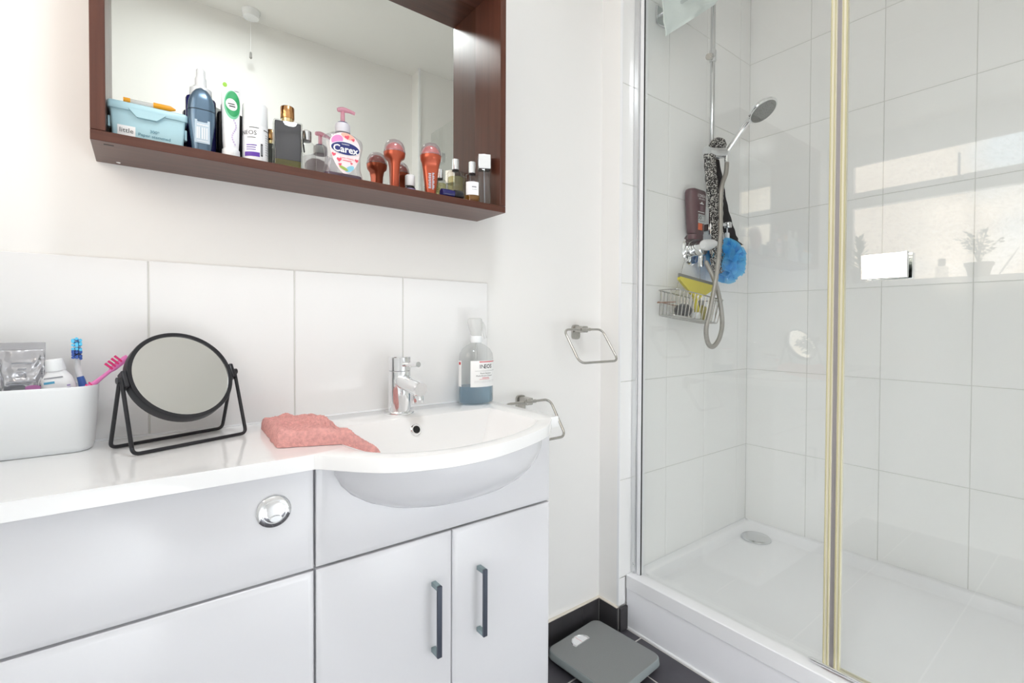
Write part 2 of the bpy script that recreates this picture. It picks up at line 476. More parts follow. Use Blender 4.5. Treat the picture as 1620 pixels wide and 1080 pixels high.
# ------------------------------------------------------------------ window on the left (seen in the shower glass)
win = bpy.data.objects.new('window_1', None); COL.objects.link(win); win.location = (0, 0, 0); win['kind'] = 'structure'
M['upvc'] = mat('white_upvc', rgb(236, 237, 238), 0.25)
fr = MB()
X0, X1 = -.605, -.535
fr.box(X0, X1, WY0, WY1, 2.11, WZ1); fr.box(X0, X1, WY0, WY1, WZ0, 1.39)
fr.box(X0, X1, -.16, WY1, 1.39, 2.11); fr.box(X0, X1, WY0, WY0 + .1, 1.39, 2.11)
ob('window_frame', fr, M['upvc'], win)
ob('transom', MB().box(X0, -.528, WY0 + .1, -.16, 1.836, 1.932, .006), M['upvc'], win)
ob('top_sash', MB().box(-.545, -.522, WY0 + .1, -.16, 2.09, 2.115, .004), M['upvc'], win)
ob('pane', MB().box(-.58, -.572, WY0 + .1, -.16, 1.39, 1.836), M['frost'], win)
ob('pane', MB().box(-.58, -.572, WY0 + .1, -.16, 1.932, 2.11), M['frost'], win)
st = MB().box(-.520, -.512, -.652, -.640, 1.92, 2.045, .002); st.box(-.522, -.505, -.665, -.62, 1.905, 1.925, .003)
ob('casement_stay', st, M['softchrome'], win)
structure('trim_5', MB().box(-.60, -.385, WY0, WY1, WZ0 - .004, 1.372, .004), M['upvc'])

M['pot_grey'] = mat('grey_pot', rgb(150, 148, 145), 0.5); M['soil'] = mat('soil', rgb(50, 38, 30), 0.9, bump=(80, .6))
M['leaf'] = mat('green_leaf', rgb(84, 108, 74), 0.45); M['leaf2'] = mat('pale_green_leaf', rgb(112, 128, 84), 0.45)
def leaf_blade(mb, base, direction, L, w, droop=0.0):
    d = Vector(direction).normalized(); s = d.cross(Vector((0, 0, 1)))
    if s.length < .05: s = Vector((1, 0, 0))
    s.normalize(); nrm = s.cross(d)
    pts = []
    for i in range(6):
        t = i / 5; c = Vector(base) + d * (L * t) + Vector((0, 0, -droop * t * t))
        ww = w * math.sin(PI * min(1, .12 + t * .88)) if t < 1 else 0.0005
        pts.append((c - s * ww, c + nrm * ww * .25, c + s * ww))
    v = [p for tr in pts for p in tr]; f = []
    for i in range(5):
        a = i * 3; f += [(a, a + 1, a + 4, a + 3), (a + 1, a + 2, a + 5, a + 4)]
    mb.add(v, f)
t = thing('potted_plant', 'spiky upright succulent in a small pot on the window sill', 'plant', (-.475, -.215, 1.372))
ob('pot', MB().lathe([(.032, 0), (.042, .075), (.046, .075), (.046, .09), (.040, .09), (.038, .08)], n=20), M['pot_grey'], t)
ob('soil', MB().lathe([(.038, .078), (.001, .082)], n=16), M['soil'], t)
lf = MB()
for k in range(34):
    a = k * 2.4; h = .08 + .006 * k; e = .35 + .9 * k / 34
    leaf_blade(lf, (0, 0, h - .01), (math.cos(a), math.sin(a), e * 1.3), .085 - .001 * k, .011)
ob('leaves', lf, M['leaf'], t, 60)
t = thing('potted_plant', 'bushy small-leaved plant in a wide tapered pot on the window sill', 'plant', (-.475, -.735, 1.372))
ob('pot', MB().lathe([(.038, 0), (.052, .062), (.058, .062), (.058, .078), (.050, .078), (.048, .068)], n=22), M['pot_grey'], t)
ob('soil', MB().lathe([(.048, .066), (.001, .07)], n=16), M['soil'], t)
stem = MB(); lf = MB()
for k in range(16):
    a = k * 2.4; rr = .02 + .045 * random.random(); hh = .12 + .07 * random.random()
    tip = Vector((rr * math.cos(a), rr * math.sin(a) * 1.4, .07 + hh))
    stem.tube(smooth_path([(0, 0, .065), (tip.x * .4, tip.y * .3, .065 + hh * .5), tip], 4), .0013, 5)
    for q in range(7):
        b = random.random() * 2 * PI; s = .4 + .6 * random.random()
        leaf_blade(lf, (tip.x * s, tip.y * s, .065 + hh * s), (math.cos(b), math.sin(b), random.uniform(-.2, .7)), .028, .008, .004)
ob('stem', stem, M['leaf2'], t); ob('leaves', lf, M['leaf2'], t, 60)
t = thing('leaf_ornament', 'pale curved blade leaning up from behind the wide pot on the sill', 'ornament', (-.50, -.80, 1.372))
lf = MB(); leaf_blade(lf, (0, 0, 0), (0.0, -.42, .8), .17, .022); ob('blade', lf, M['mwhite'], t, 60)
t = thing('lotion_bottle', 'clear bottle with a dark cap standing between the plants on the sill', 'bottle', (-.475, -.59, 1.372))
ob('body', MB().lathe([(.026, 0), (.028, .004), (.028, .066), (.014, .076)], n=20), M['clearp'], t)
ob('cap', MB().lathe([(.015, .076), (.016, .078), (.016, .110), (.014, .112)], n=18), M['pot_grey'], t)

# pull cord switch on the ceiling (seen in the mirror)
t = thing('pull_cord_switch', 'white round ceiling switch with a pull cord', 'switch', (.449, -1.566, CEIL))
ob('switch_body', MB().lathe([(.043, 0), (.043, -.006), (.036, -.034), (.030, -.037)], n=26), M['wplastic'], t)
ob('pull_cord', MB().tube([(0, -.01, -.03), (0, -.01, -.20)], .0012, 6), M['wplastic'], t)
ob('cord_end', MB().lathe([(.003, -.235), (.0065, -.23), (.005, -.205), (.002, -.20)], (0, -.01, 0), n=12), M['pot_grey'], t)
t = thing('added_ceiling_lamp', 'unseen round white ceiling lamp added with the fill light', 'lamp', (.35, -1.03, CEIL))  # lamp body added above the ceiling fill, outside the view
ob('added_lamp_base', MB().lathe([(.18, 0), (.18, -.025), (.17, -.03)], n=40), M['wplastic'], t)

# ------------------------------------------------------------------ mirror shelf
MX0, MX1, MY, MZ0, MZ1 = -.0692, .8195, -.148, 1.4402, 2.093
TH = .0190
t = thing('mirror_shelf_unit', 'dark wood box-framed wall mirror whose bottom board is a shelf of toiletries', 'mirror', (MX0, 0, MZ0))
def rel(mb, o): return mb.move(-o.location.x, -o.location.y, -o.location.z)
ob('bottom_panel', rel(MB().box(MX0, MX1, MY, -.001, MZ0, MZ0 + .0178, .0008, 1), t), M['wood_h'], t)
ob('top_panel', rel(MB().box(MX0, MX1, MY, -.001, 2.0745, MZ1, .0008, 1), t), M['wood_h'], t)
ob('side_panel', rel(MB().box(MX0, MX0 + TH + .002, MY, -.001, MZ0 + .0184, 2.074, .0008, 1), t), M['wood_v'], t)
ob('side_panel', rel(MB().box(MX1 - TH, MX1, MY, -.001, MZ0 + .0184, 2.074, .0008, 1), t), M['wood_v'], t)
ob('mirror', rel(MB().box(MX0 + TH + .002, MX1 - TH, -.0185, -.004, MZ0 + .018, 2.0744), t), M['glass_mirror'], t)
ob('screw', rel(MB().lathe([(.004, 0), (.003, -.001)], (-.035, -.02, MZ0), n=12), t), M['alu'], t)
ob('wall_bracket_slot', rel(MB().box(-.052, -.038, -.132, -.128, MZ0 - .0004, MZ0 + .001), t), M['dark'], t)
SHZ = MZ0 + .0178 + .0003

# ------------------------------------------------------------------ vanity furniture
FY = -.324
def panel(x0, x1, z0, z1, th=.018, c=.011, dep=.0045):
    """cabinet front facing -y with a shallow shaped edge"""
    r = lambda i, y: [(x0 + i, y, z0 + i), (x1 - i, y, z0 + i), (x1 - i, y, z1 - i), (x0 + i, y, z1 - i)]
    return MB().loft([r(0, FY + th), r(0, FY + dep), r(.0015, FY + dep - .0015), r(c - .002, FY + .0004), r(c, FY)])
t = thing('vanity_unit', 'white gloss basin cabinet with two doors under the semi-recessed basin', 'cabinet', (.545, -.16, 0))
for a, b in ((.2535, .2705), (.819, .836)): ob('side_panel', rel(MB().box(a, b, FY + .0185, -.012, .10, .866), t), M['carcass'], t)
ob('back_panel', rel(MB().box(.271, .8185, -.020, -.012, .10, .866), t), M['carcass'], t)
ob('bottom_panel', rel(MB().box(.271, .8185, FY + .0185, -.0205, .10, .118), t), M['carcass'], t)
ob('plinth', rel(MB().box(.2535, .836, FY + .06, -.012, .0, .10), t), M['carcass'], t)
def fascia(x0, x1, z0, z1, cx, a, b, th=.018, c=.011, dep=.0045):
    """front board with the basin's half-oval cut out of its top edge"""
    arc = [(cx + (a if math.cos(PI * k / 32) < 0 else a - .0145) * math.copysign(abs(math.cos(PI * k / 32)) ** .9, math.cos(PI * k / 32)), z1 - b * math.sin(PI * k / 32) ** .9) for k in range(33)]
    def r(i, y): return [(x0 + i, y, z0 + i), (x1 - i, y, z0 + i), (x1 - i, y, z1)] + [(x, y, z) for x, z in arc] + [(x0 + i, y, z1)]
    return MB().loft([r(0, FY + th), r(0, FY + dep), r(.0015, FY + dep - .0015), r(c - .002, FY + .0004), r(c, FY)])
ob('fascia_panel', rel(fascia(.2545, .8355, .6715, .8655, .5385, .2500, .1165), t), M['cab'], t, 20)
for x0, x1, hx in ((.2545, .5440, .4975), (.5465, .8355, .6145)):
    d = ob('door', rel(panel(x0, x1, .105, .6665), t), M['cab'], t, 20)
    z0, z1 = (.4160, .5690)
    h = MB()
    h.box(hx - .0055, hx + .0055, FY - .030, FY - .024, z0, z1, .0008, 1)
    ob('handle', rel(h, t), M['steelgrey'], d)
    for zz in (z0, z1 - .010): ob('handle_foot', rel(MB().box(hx - .0055, hx + .0055, FY - .0235, FY, zz, zz + .010, .0012, 2), t), M['handle_end'], d)
t = thing('toilet_cistern_unit', 'white gloss cistern cabinet with a chrome flush button left of the basin cabinet', 'cabinet', (-.08, -.16, 0))
ob('carcass', rel(MB().box(XL + .003, .2505, FY + .0185, -.012, .10, .866), t), M['carcass'], t)
ob('plinth', rel(MB().box(XL + .003, .2505, FY + .06, -.012, .0, .10), t), M['carcass'], t)
ob('upper_panel', rel(panel(XL + .004, .2500, .6705, .8645), t), M['cab'], t, 20)
ob('lower_panel', rel(panel(XL + .004, .2500, .105, .6660), t), M['cab'], t, 20)
fb = ob('flush_button', rel(MB().lathe([(.0285, 0), (.0285, .003), (.026, .0055), (.0205, .0065), (.0195, .005)], (.182, FY, .795), 36, '-y'), t), M['chrome'], t)
ob('full_flush_plate', rel(MB().lathe([(.0185, 0.003), (.0185, .0065), (.017, .0072), (.010, .0076)], (.182, FY, .795), 36, '-y'), t), M['chrome'], fb)
ob('half_flush_plate', rel(MB().lathe([(.0105, 0.006), (.0105, .0092), (.0095, .0100)], (.184, FY, .7835), 24, '-y', sy=.55), t), M['softchrome'], fb)

# worktop with integrated basin
WT = .893
outer0 = [(XL + .002, -.0005), (.8405, -.0005), (.8375, -.352), (.8115, -.3535), (.803, -.3646), (.761, -.4047), (.7246, -.4302), (.656, -.4600), (.588, -.4832),
         (.533, -.4952), (.480, -.4990), (.430, -.4950), (.375, -.4800), (.325, -.4530), (.285, -.4130), (.250, -.3705), (.240, -.3620), (XL + .002, -.3595)]
outer = [q[:] for q in outer0[:4]] + [(p[0], p[1]) for p in smooth_path([(x, y, 0) for x, y in outer0[4:16]], 5)] + outer0[16:]
inner = smooth_path([(.318, -.150), (.33, -.1445), (.54, -.1410), (.752, -.1440), (.770, -.158), (.7745, -.25), (.770, -.345), (.750, -.372), (.700, -.408), (.640, -.436), (.56, -.459), (.48, -.4665),
         (.42, -.458), (.36, -.433), (.322, -.395), (.304, -.34), (.302, -.25), (.306, -.17)], 4, True)
inner = [(p[0], p[1]) for p in inner]
CX, CY = .54, -.30
def ray_poly(poly, a):
    dx, dy = math.cos(a), math.sin(a); best = None
    n = len(poly)
    for i in range(n):
        x1, y1 = poly[i]; x2, y2 = poly[(i + 1) % n]
        ex, ey = x2 - x1, y2 - y1
        den = dx * ey - dy * ex
        if abs(den) < 1e-12: continue
        tt = ((x1 - CX) * ey - (y1 - CY) * ex) / den
        u = ((x1 - CX) * dy - (y1 - CY) * dx) / den
        if tt > 0 and -1e-9 <= u <= 1 + 1e-9: best = tt if best is None else max(best, tt)
    return best
angs = sorted(set([round(2 * PI * k / 150, 5) for k in range(150)] + [round(math.atan2(y - CY, x - CX) % (2 * PI), 5) for x, y in outer]))
Ro = [ray_poly(outer, a) for a in angs]; Ri = [ray_poly(inner, a) for a in angs]
def ringp(radii, z, f=1.0, d=0.0, cy=0.0): return [(CX + (r * f - d) * math.cos(a), CY + (r * f - d) * math.sin(a) + cy, z) for r, a in zip(radii, angs)]
# the bowl: walls slope in to a flat bottom
rings = []
prof = [(.16, -.135), (.45, -.132), (.62, -.120), (.76, -.088), (.86, -.050), (.93, -.020), (.97, -.006)]
for f, dz in prof: rings.append(ringp(Ri, WT + dz, f))
rings.append(ringp(Ri, WT - .0012, .988)); rings.append(ringp(Ri, WT, 1.0, -.003))
rings.append(ringp(Ro, WT, 1.0, .003)); rings.append(ringp(Ro, WT - .001, 1.0, .0008)); rings.append(ringp(Ro, WT - .003))
rings.append(ringp(Ro, WT - .0255)); rings.append(ringp(Ro, WT - .0265, 1.0, .001)); rings.append(ringp(Ri, WT - .0265, 1.0, -.004))
for f, dz in reversed(prof): rings.append(ringp(Ri, WT + min(dz - .006, -.0265), f + .012))
t = thing('basin_worktop', 'long white worktop with an integrated bow-fronted basin', 'basin', (.2, -.2, .8665))
ob('worktop', rel(MB().loft(rings), t), M['ceramic'], t, 30)
# rounded underside of the basin standing proud of the cabinet
rg = []
for k in range(9):
    e = PI / 2 * k / 8
    zz = .8665 - .121 * math.sin(e) ** 0.9; sc = max(math.cos(e), 0.0) ** .8
    ring = []
    for j in range(25):
        a = -PI * j / 24
        ring.append((.5385 + (.2545 if math.cos(a) < 0 else .2400) * (sc * .98 + .02) * math.copysign(abs(math.cos(a)) ** .85, math.cos(a)), FY + .003 + .140 * (sc * .98 + .02) * math.sin(a), zz))
    rg.append(ring)
ob('bowl_underside', rel(MB().loft(rg, False, False, False), t), M['cab'], t, 50)
OV = Vector((.538, -.1560, .862))
Mo = Matrix.Rotation(math.radians(-22), 4, 'X')
o = ob('overflow_ring', rel(MB().lathe([(.0090, -.003), (.0095, .005), (.0125, .005), (.0145, .003), (.0150, 0)], OV, 28, '-y', M=Mo), t), M['chrome'], t)
ob('overflow_hole', rel(MB().lathe([(.0092, .0), (.0092, .0048)], OV, 20, '-y', M=Mo), t), M['dark'], o)

# basin mixer tap
t = thing('basin_tap', 'chrome mono basin mixer tap with a rod lever behind the basin', 'tap', (.530, -.0785, WT))
ob('base_flange', MB().lathe([(.0375, 0), (.0380, .002), (.0372, .0055), (.0300, .0078)], n=40), M['chrome'], t)
ob('body', MB().lathe([(.0283, .0065), (.0283, .1100), (.0273, .1110)], n=40), M['chrome'], t)
ob('cap', MB().lathe([(.0268, .1112), (.0285, .1120), (.0285, .1460), (.0275, .1474), (.008, .1478)], n=40), M['chrome'], t)
ob('lever', MB().tube([(0, -.022, .1270), (.006, -.096, .1330)], [.0062, .0066], 16), M['chrome'], t)
sp = MB().tube([(0, -.012, .086), (0, -.05, .0815), (.003, -.108, .0745), (.003, -.116, .0735)], [.0195, .0195, .0188, .0165], 24)
s = ob('spout', sp, M['chrome'], t)
ob('aerator', MB().lathe([(.0135, .040), (.0140, .042), (.0140, .058), (.0120, .064)], (.003, -.098, 0), 24), M['chrome'], s)

# ------------------------------------------------------------------ things on the worktop
WTZ = WT + .0004
t = thing('shaving_mirror', 'round black-rimmed tilting table mirror on a bent wire stand', 'mirror', (.0615, -.1115, WTZ), math.radians(21.8))
A, Dp, PZ = .0995, .0450, .129
RW = .0034
for sgn in (-1, 1):
    pts = fillet([(-A, -.004 * -sgn, PZ), (-A, sgn * Dp, RW), (A, sgn * Dp, RW), (A, .004 * sgn, PZ)], .011, 6)
    ob('wire_stand', MB().tube(pts, RW, 12), M['black'], t)
tilt = Matrix.Translation((0, 0, PZ)) @ Matrix.Rotation(math.radians(-29), 4, 'X')
RD = .0915
ring = MB().lathe([(RD - .0088, -.0005), (RD - .0078, -.007), (RD - .001, -.0075), (RD, -.005), (RD, .012), (RD - .004, .016), (RD - .012, .0165)], (0, 0, 0), 72, 'y', cap0=False, cap1=True)
ob('mirror_rim', ring.xf(tilt), M['black'], t)
ob('mirror_disc', MB().lathe([(.0001, -.0052), (RD - .0080, -.0050), (RD - .0080, .003)], (0, 0, 0), 72, 'y').xf(tilt), M['mirror'], t)
for sgn in (-1, 1):
    hb = MB().box(sgn * .0945 - .004, sgn * .0945 + .004, -.008, .012, -.016, .016, .002).xf(tilt)
    hb.lathe([(.006, -.006), (.006, .006)], (sgn * A, 0, PZ), 14, 'x')
    ob('hinge', hb, M['black'], t)

t = thing('storage_tub', 'white plastic tub of toothbrushes and tubes at the left end of the worktop', 'tub', (-.190, -.0600, WTZ))
W_, D_ = .250, .088
def tub_shell():
    out = [(0, W_ - .026, D_ - .020, .026), (.003, W_ - .018, D_ - .012, .030), (.010, W_ - .013, D_ - .006, .033), (.112, W_, D_ + .004, .036), (.1165, W_, D_ + .004, .036), (.118, W_ - .002, D_ + .002, .035)]
    inn = [(.1165, W_ - .005, D_ - .001, .033), (.012, W_ - .018, D_ - .012, .030)]
    return rloft(out + inn, 8)
ob('tub_body', tub_shell(), M['mwhite'], t)
TB = t.location.copy()
# silver tube
M['silver_tube'] = mat('silver_laminate', rgb(190, 190, 194), 0.22, 0.85, bump=(60, 0.4))
def squeeze_tube(w, h, d, capr, caph, crimp=.012, slant=0.0, n=24, K=8, crumple=0.0):
    body = []
    for k in range(K + 1):
        s = k / K; zz = caph + (h - caph) * s
        b = d / 2 * (1 - s) ** .8 + .0012; a = w / 2 * (0.86 + .14 * s)
        if k == 0: a, b = w / 2 * .80, d / 2 * .9
        dd = lambda j: crumple * math.sin(PI * s) ** .5 * (noise.noise(Vector((a * math.cos(2 * PI * j / n) * 60, 4 * math.sin(2 * PI * j / n), zz * 75))) - .6 * abs(noise.noise(Vector((a * math.cos(2 * PI * j / n) * 110 + zz * 60, 9, zz * 90)))))
        body.append([(a * math.cos(2 * PI * j / n), b * math.sin(2 * PI * j / n) + dd(j), zz - (slant * math.cos(2 * PI * j / n) * s ** 3)) for j in range(n)])
    top = [(x, y, z + crimp) for x, y, z in body[-1]]
    bm = MB().loft(body); cr = MB().loft([body[-1], top])
    cap = MB().lathe([(capr * .96, 0), (capr, .002), (capr * .96, caph - .002), (capr * .85, caph)], n=24)
    return bm, cr, cap
def leaned(mb, ax, deg): return mb.xf(Matrix.Rotation(math.radians(deg), 4, ax))
t = thing('toothpaste_tube', 'crumpled silver tube standing crimp-up in the white tub', 'tube', (-.1665, -.066, WTZ + .0125), math.radians(6))
b, c, cap = squeeze_tube(.060, .172, .034, .014, .02, n=72, K=60, crumple=.0055)
ob('tube_body', b, M['silver_tube'], t, 80); ob('crimp', c, M['silver_tube'], t); ob('cap', cap, M['wplastic'], t)
pr = Print(lambda u, v: (u, -.0165 - .002 * (1 - abs(u) / .03) * max(0, (.172 - v) / .172), v))
for k, (v0, w0, w1) in enumerate([(.148, -.012, .014), (.138, -.004, .006), (.128, -.004, .002), (.116, -.018, .018), (.112, -.018, .012)]): pr.rect(w0, w1, v0, v0 + .0022)
ob('print', pr, M['p_grey'], t)
ob('print', Print(lambda u, v: (u, -.0172, v)).ellipse(.014, .106, .010, .0045), mat('print_mauve', rgb(190, 120, 175), .45), t)
# white bottle with lilac print
t = thing('mouthwash_bottle', 'small white bottle with lilac print leaning in the tub beside the silver tube', 'bottle', (-.1065, -.068, WTZ + .0125))
bt = leaned(rloft([(.0, .036, .024, .010), (.004, .042, .026, .011), (.108, .046, .027, .0115), (.122, .040, .025, .011), (.131, .029, .021, .0104), (.134, .025, .02, .0099)], 6), 'Y', -7)
ob('body', bt, M['wplastic'], t)
ob('cap', leaned(MB().lathe([(.0135, .134), (.0140, .136), (.0122, .1535), (.0105, .1550)], n=24), 'Y', -7), M['mwhite'], t)
M['lilac'] = text_mat('lilac', rgb(170, 155, 205)); M['sky'] = text_mat('sky', rgb(90, 170, 205))
RY = Matrix.Rotation(math.radians(-7), 4, 'Y')
fn = lambda u, v: tuple(RY @ Vector((u, -.0134, v)))
ob('label', Print(fn).rect(-.017, -.003, .1125, .1165), M['sky'], t)
pr = Print(fn)
for k in range(5): pr.rect(-.012, .017, .086 + k * .0048, .0885 + k * .0048)
ob('label', pr, M['lilac'], t)
ob('label', Print(fn).rect(-.016, .009, .1215, .1238), M['p_grey'], t)
# toothbrushes
M['pink'] = mat('pink_plastic', rgb(235, 130, 195), .3); M['hotpink'] = mat('hot_pink_bristle', rgb(232, 60, 130), .6)
M['bluep'] = mat('blue_plastic', rgb(72, 112, 190), .3); M['bluebr'] = mat('sky_blue_bristle', rgb(95, 200, 240), .6); M['navybr'] = mat('navy_bristle', rgb(60, 95, 175), .6)
t = thing('toothbrush', 'blue and white toothbrush standing upright in the tub against the tiles', 'toothbrush', (-.090, -.040, WTZ + .0125))
hd = smooth_path([(0.006, 0, .0), (.004, .0, .06), (.001, .001, .100), (-.005, .003, .128), (-.006, .004, .150), (-.006, .004, .186)], 5)
n = len(hd)
ob('handle', MB().tube(hd[:14], [.0062] * 11 + [.006, .0056, .0052], 12), M['bluep'], t)
ob('neck', MB().tube(hd[13:], [.0050, .0045, .0040, .0038, .0040, .0046, .0058, .0066, .0070, .0070, .0068, .0066, .0062, .0056, .0050, .005, .005][:len(hd[13:])], 12, ry=[.0050] * 5 + [.0042] * 20), M['mwhite'], t)
for nm, z0, z1, L, k in (('bristles', .152, .168, .012, 'navybr'), ('bristles', .168, .190, .0145, 'bluebr')):
    bb = MB()
    for i in range(3):
        for j in range(4):
            x = -.006 + (i - 1) * .0042; z = z0 + (z1 - z0) * (j + .5) / 4
            bb.tube([(x, -.001, z), (x + (i - 1) * .0012, -.001 - L, z + .002 * random.uniform(-1, 1.5))], [.0021, .0026], 6)
    ob(nm, bb, M[k], t)
t = thing('toothbrush', 'pink toothbrush leaning out over the tub rim towards the round mirror', 'toothbrush', (-.100, -.0685, WTZ + .075))
hd = [(-.012, .002, -.012), (.012, 0, .028), (.030, -.001, .045), (.052, -.002, .066), (.069, -.003, .083), (.078, -.0035, .0925)]
ob('handle', MB().tube(smooth_path(hd[:4], 5), [.0062] * 6 + [.0058] * 3 + [.0050, .0044, .0038, .0034, .0032, .0032, .0032], 12), M['pink'], t)
ob('head', MB().tube([hd[3], (.057, -.002, .071), hd[4], (.074, -.0032, .0885), hd[5]], [.0032, .0052, .0056, .0056, .0042], 12, ry=[.0032, .003, .003, .003, .0026]), M['pink'], t)
bb = MB(); dirn = Vector((.055, -.002, .055)).normalized(); up = Vector((-.70, -.12, .70)).normalized()
for i in range(4):
    for j in (-1, 0, 1):
        p = Vector((.0555, -.002, .0695)) + dirn * (.0065 * i) + Vector((0, .0030 * j, 0))
        bb.tube([p, p + up * .0155], [.0016, .0019], 6)
ob('bristles', bb, M['hotpink'], t)
gp = MB()
for k in range(4):
    p = Vector((.014, 0, .030)) + Vector((.70, -.03, .66)) * (.0058 * k)
    gp.tube([p - Vector((.0005, 0, .0005)), p + Vector((.0008, 0, .0008))], [.0078, .0078], 10)
ob('grip_ribs', gp, M['hotpink'], t)
t = thing('clear_tumbler', 'clear plastic tumbler edge standing at the left of the silver tube in the tub', 'tumbler', (-.232, -.060, WTZ + .0125))
ob('tumbler_wall', MB().lathe([(.026, 0), (.034, .150), (.0325, .150), (.0245, .003)], n=28), M['clearp'], t)

# pink face cloth folded over the basin edge
M['terry'] = mat('pink_terry_cloth', rgb(228, 168, 163), 0.95, spec=0.1, bump=(420, 1.0), var=(160, 0.14))
def cloth_mesh():
    """folded towelling: closed slab over the counter with a flap that falls into the bowl"""
    NU, NV = 130, 110
    mb = MB(); top = []; bot = []
    for i in range(NU + 1):
        u = i / NU; rt = []; rb = []
        for j in range(NV + 1):
            v = j / NV
            # quad on the counter: v 0 (front) - 1 (back), u 0 (left) - 1 (right)
            fl = Vector((.198, -.276)); frr = Vector((.372, -.345)); bl = Vector((.206, -.075)); br = Vector((.335, -.105))
            p = (fl * (1 - u) + frr * u) * (1 - v) + (bl * (1 - u) + br * u) * v
            edge = min(u, 1 - u, v, 1 - v); e = min(1, edge / .06)
            wob = noise.noise(Vector((u * 5, v * 4, 3.1))) * .010
            p += Vector((noise.noise(Vector((v * 5, u * 2, 8))) * .007, noise.noise(Vector((u * 5, v * 2, 1))) * .007))
            h = .026 + .005 * math.sin(v * 9 + u * 2) + wob
            h *= (1 - .40 * max(0, (u - .55) / .45))
            ridge = .008 * math.exp(-((v - .52 - .1 * u) / .06) ** 2) * (u < .8) + .007 * math.exp(-((u - .7) / .05) ** 2)
            h = (h + ridge * .7) * math.sqrt(max(0, 1 - (1 - e) ** 2)) + .0010
            z = WTZ
            # fall into the bowl on the right of the bowl's left edge
            fall = max(0, p.x - .302) if -.40 < p.y < -.14 else max(0, p.x - .31) * .8
            z -= fall * .42
            fz = noise.noise(Vector((p.x * 400, p.y * 400, 0))) * .0020 + noise.noise(Vector((p.x * 700, p.y * 700, 5))) * .0022
            rt.append((p.x, p.y, z + h + fz * e)); rb.append((p.x, p.y, z + .0004))
        top.append(rt); bot.append(rb)
    n = NV + 1; V = [q for r in top for q in r] + [q for r in bot for q in r]; f = []; O = (NU + 1) * n
    for i in range(NU):
        for j in range(NV):
            a = i * n + j
            f.append((a, a + n, a + n + 1, a + 1)); f.append((O + a, O + a + 1, O + a + n + 1, O + a + n))
    for i in range(NU):
        a = i * n; b2 = i * n + NV
        f.append((a, O + a, O + a + n, a + n)); f.append((b2, b2 + n, O + b2 + n, O + b2))
    for j in range(NV):
        a = j; b2 = NU * n + j
        f.append((a, a + 1, O + a + 1, O + a)); f.append((b2, O + b2, O + b2 + 1, b2 + 1))
    mb.add(V, f); return mb
t = thing('face_cloth', 'folded pink towelling face cloth draped over the basin edge', 'cloth', (.26, -.19, WTZ))
ob('towelling', rel(cloth_mesh(), t), M['terry'], t, 60)

# spray cleaner bottle
t = thing('cleaner_bottle', 'clear cleaner bottle with blue liquid, white labels and a clear spray head', 'bottle', (.7790, -.0600, WTZ))
a_, b_ = .0535, .0420
M['liquidblue'] = glass('blue_liquid', (0.66, 0.79, 0.87, 1), f0=0.02, body=rgb(165, 192, 210), bodyfac=0.35)
prof = [(.80, .0), (.97, .003), (1.0, .010), (1.0, .130), (.96, .146), (.80, .160), (.52, .171), (.30, .176), (.27, .181)]
ob('bottle_body', MB().lathe([(r * a_, h) for r, h in prof], n=48, sy=b_ / a_, cap1=False), M['clearp'], t)
ob('blue_liquid', MB().lathe([(.78 * a_, .0025), (.94 * a_, .0055), (.965 * a_, .011), (.965 * a_, .052)], n=48, sy=b_ / a_), M['liquidblue'], t)
ob('dip_tube', MB().tube([(0, 0, .18), (-.004, -.004, .01)], .003, 8), M['cloudy'], t)
fn = on_oval(a_, b_, .0006, math.radians(-85))
lb = ob('front_label', Print(fn).rect(-.042, .052, .052, .127, 24), M['p_white'], t)
pf_ = lambda: Print(on_oval(a_, b_, .0010, math.radians(-85)))
pr = pf_()
pr.text('IN', .0158, -.0180, .110, align='LEFT').text('EOS', .0158, -.0052, .110, bold=.0003, align='LEFT')
pr.rect(-.030, .048, .0975, .0980).text('Root Sanitiser', .0062, .0020, .091).text('Multi-Room Cleaner', .0062, -.0010, .0838).rect(-.032, .048, .0685, .0688).rect(-.032, .048, .0650, .0652)
ob('print', pr, M['p_black'], lb)
ob('print', pf_().rect(-.018, .048, .1225, .1250), M['p_red'], lb)
ob('print', pf_().rect(-.010, .012, .0770, .0785), M['p_red'], lb)
ob('print', pf_().rect(-.018, .014, .0735, .0745), M['p_red'], lb)
sl = ob('side_label', Print(on_oval(a_, b_, .0006, math.radians(-185))).rect(-.016, .010, .052, .127, 8), M['p_white'], t)
ob('print', Print(on_oval(a_, b_, .0010, math.radians(-185))).rect(-.006, .007, .1150, .1225), M['p_red'], sl)
ob('collar', MB().lathe([(.0165, .178), (.0172, .180), (.0172, .196), (.0150, .198)], n=24), M['mwhite'], t)
ob('spray_head', rloft([(.198, .030, .026, .011), (.208, .034, .028, .012, -.001, 0), (.222, .040, .030, .012, -.003, 0), (.238, .046, .030, .012, -.004, 0), (.246, .042, .028, .012, -.004, 0), (.249, .034, .022, .010, -.004, 0)]), M['cloudy'], t)
ob('spray_trigger', MB().tube(smooth_path([(.014, -.002, .240), (.024, -.003, .226), (.026, -.003, .206), (.031, -.003, .190)], 5), .0055, 8, ry=.003), M['cloudy'], t)

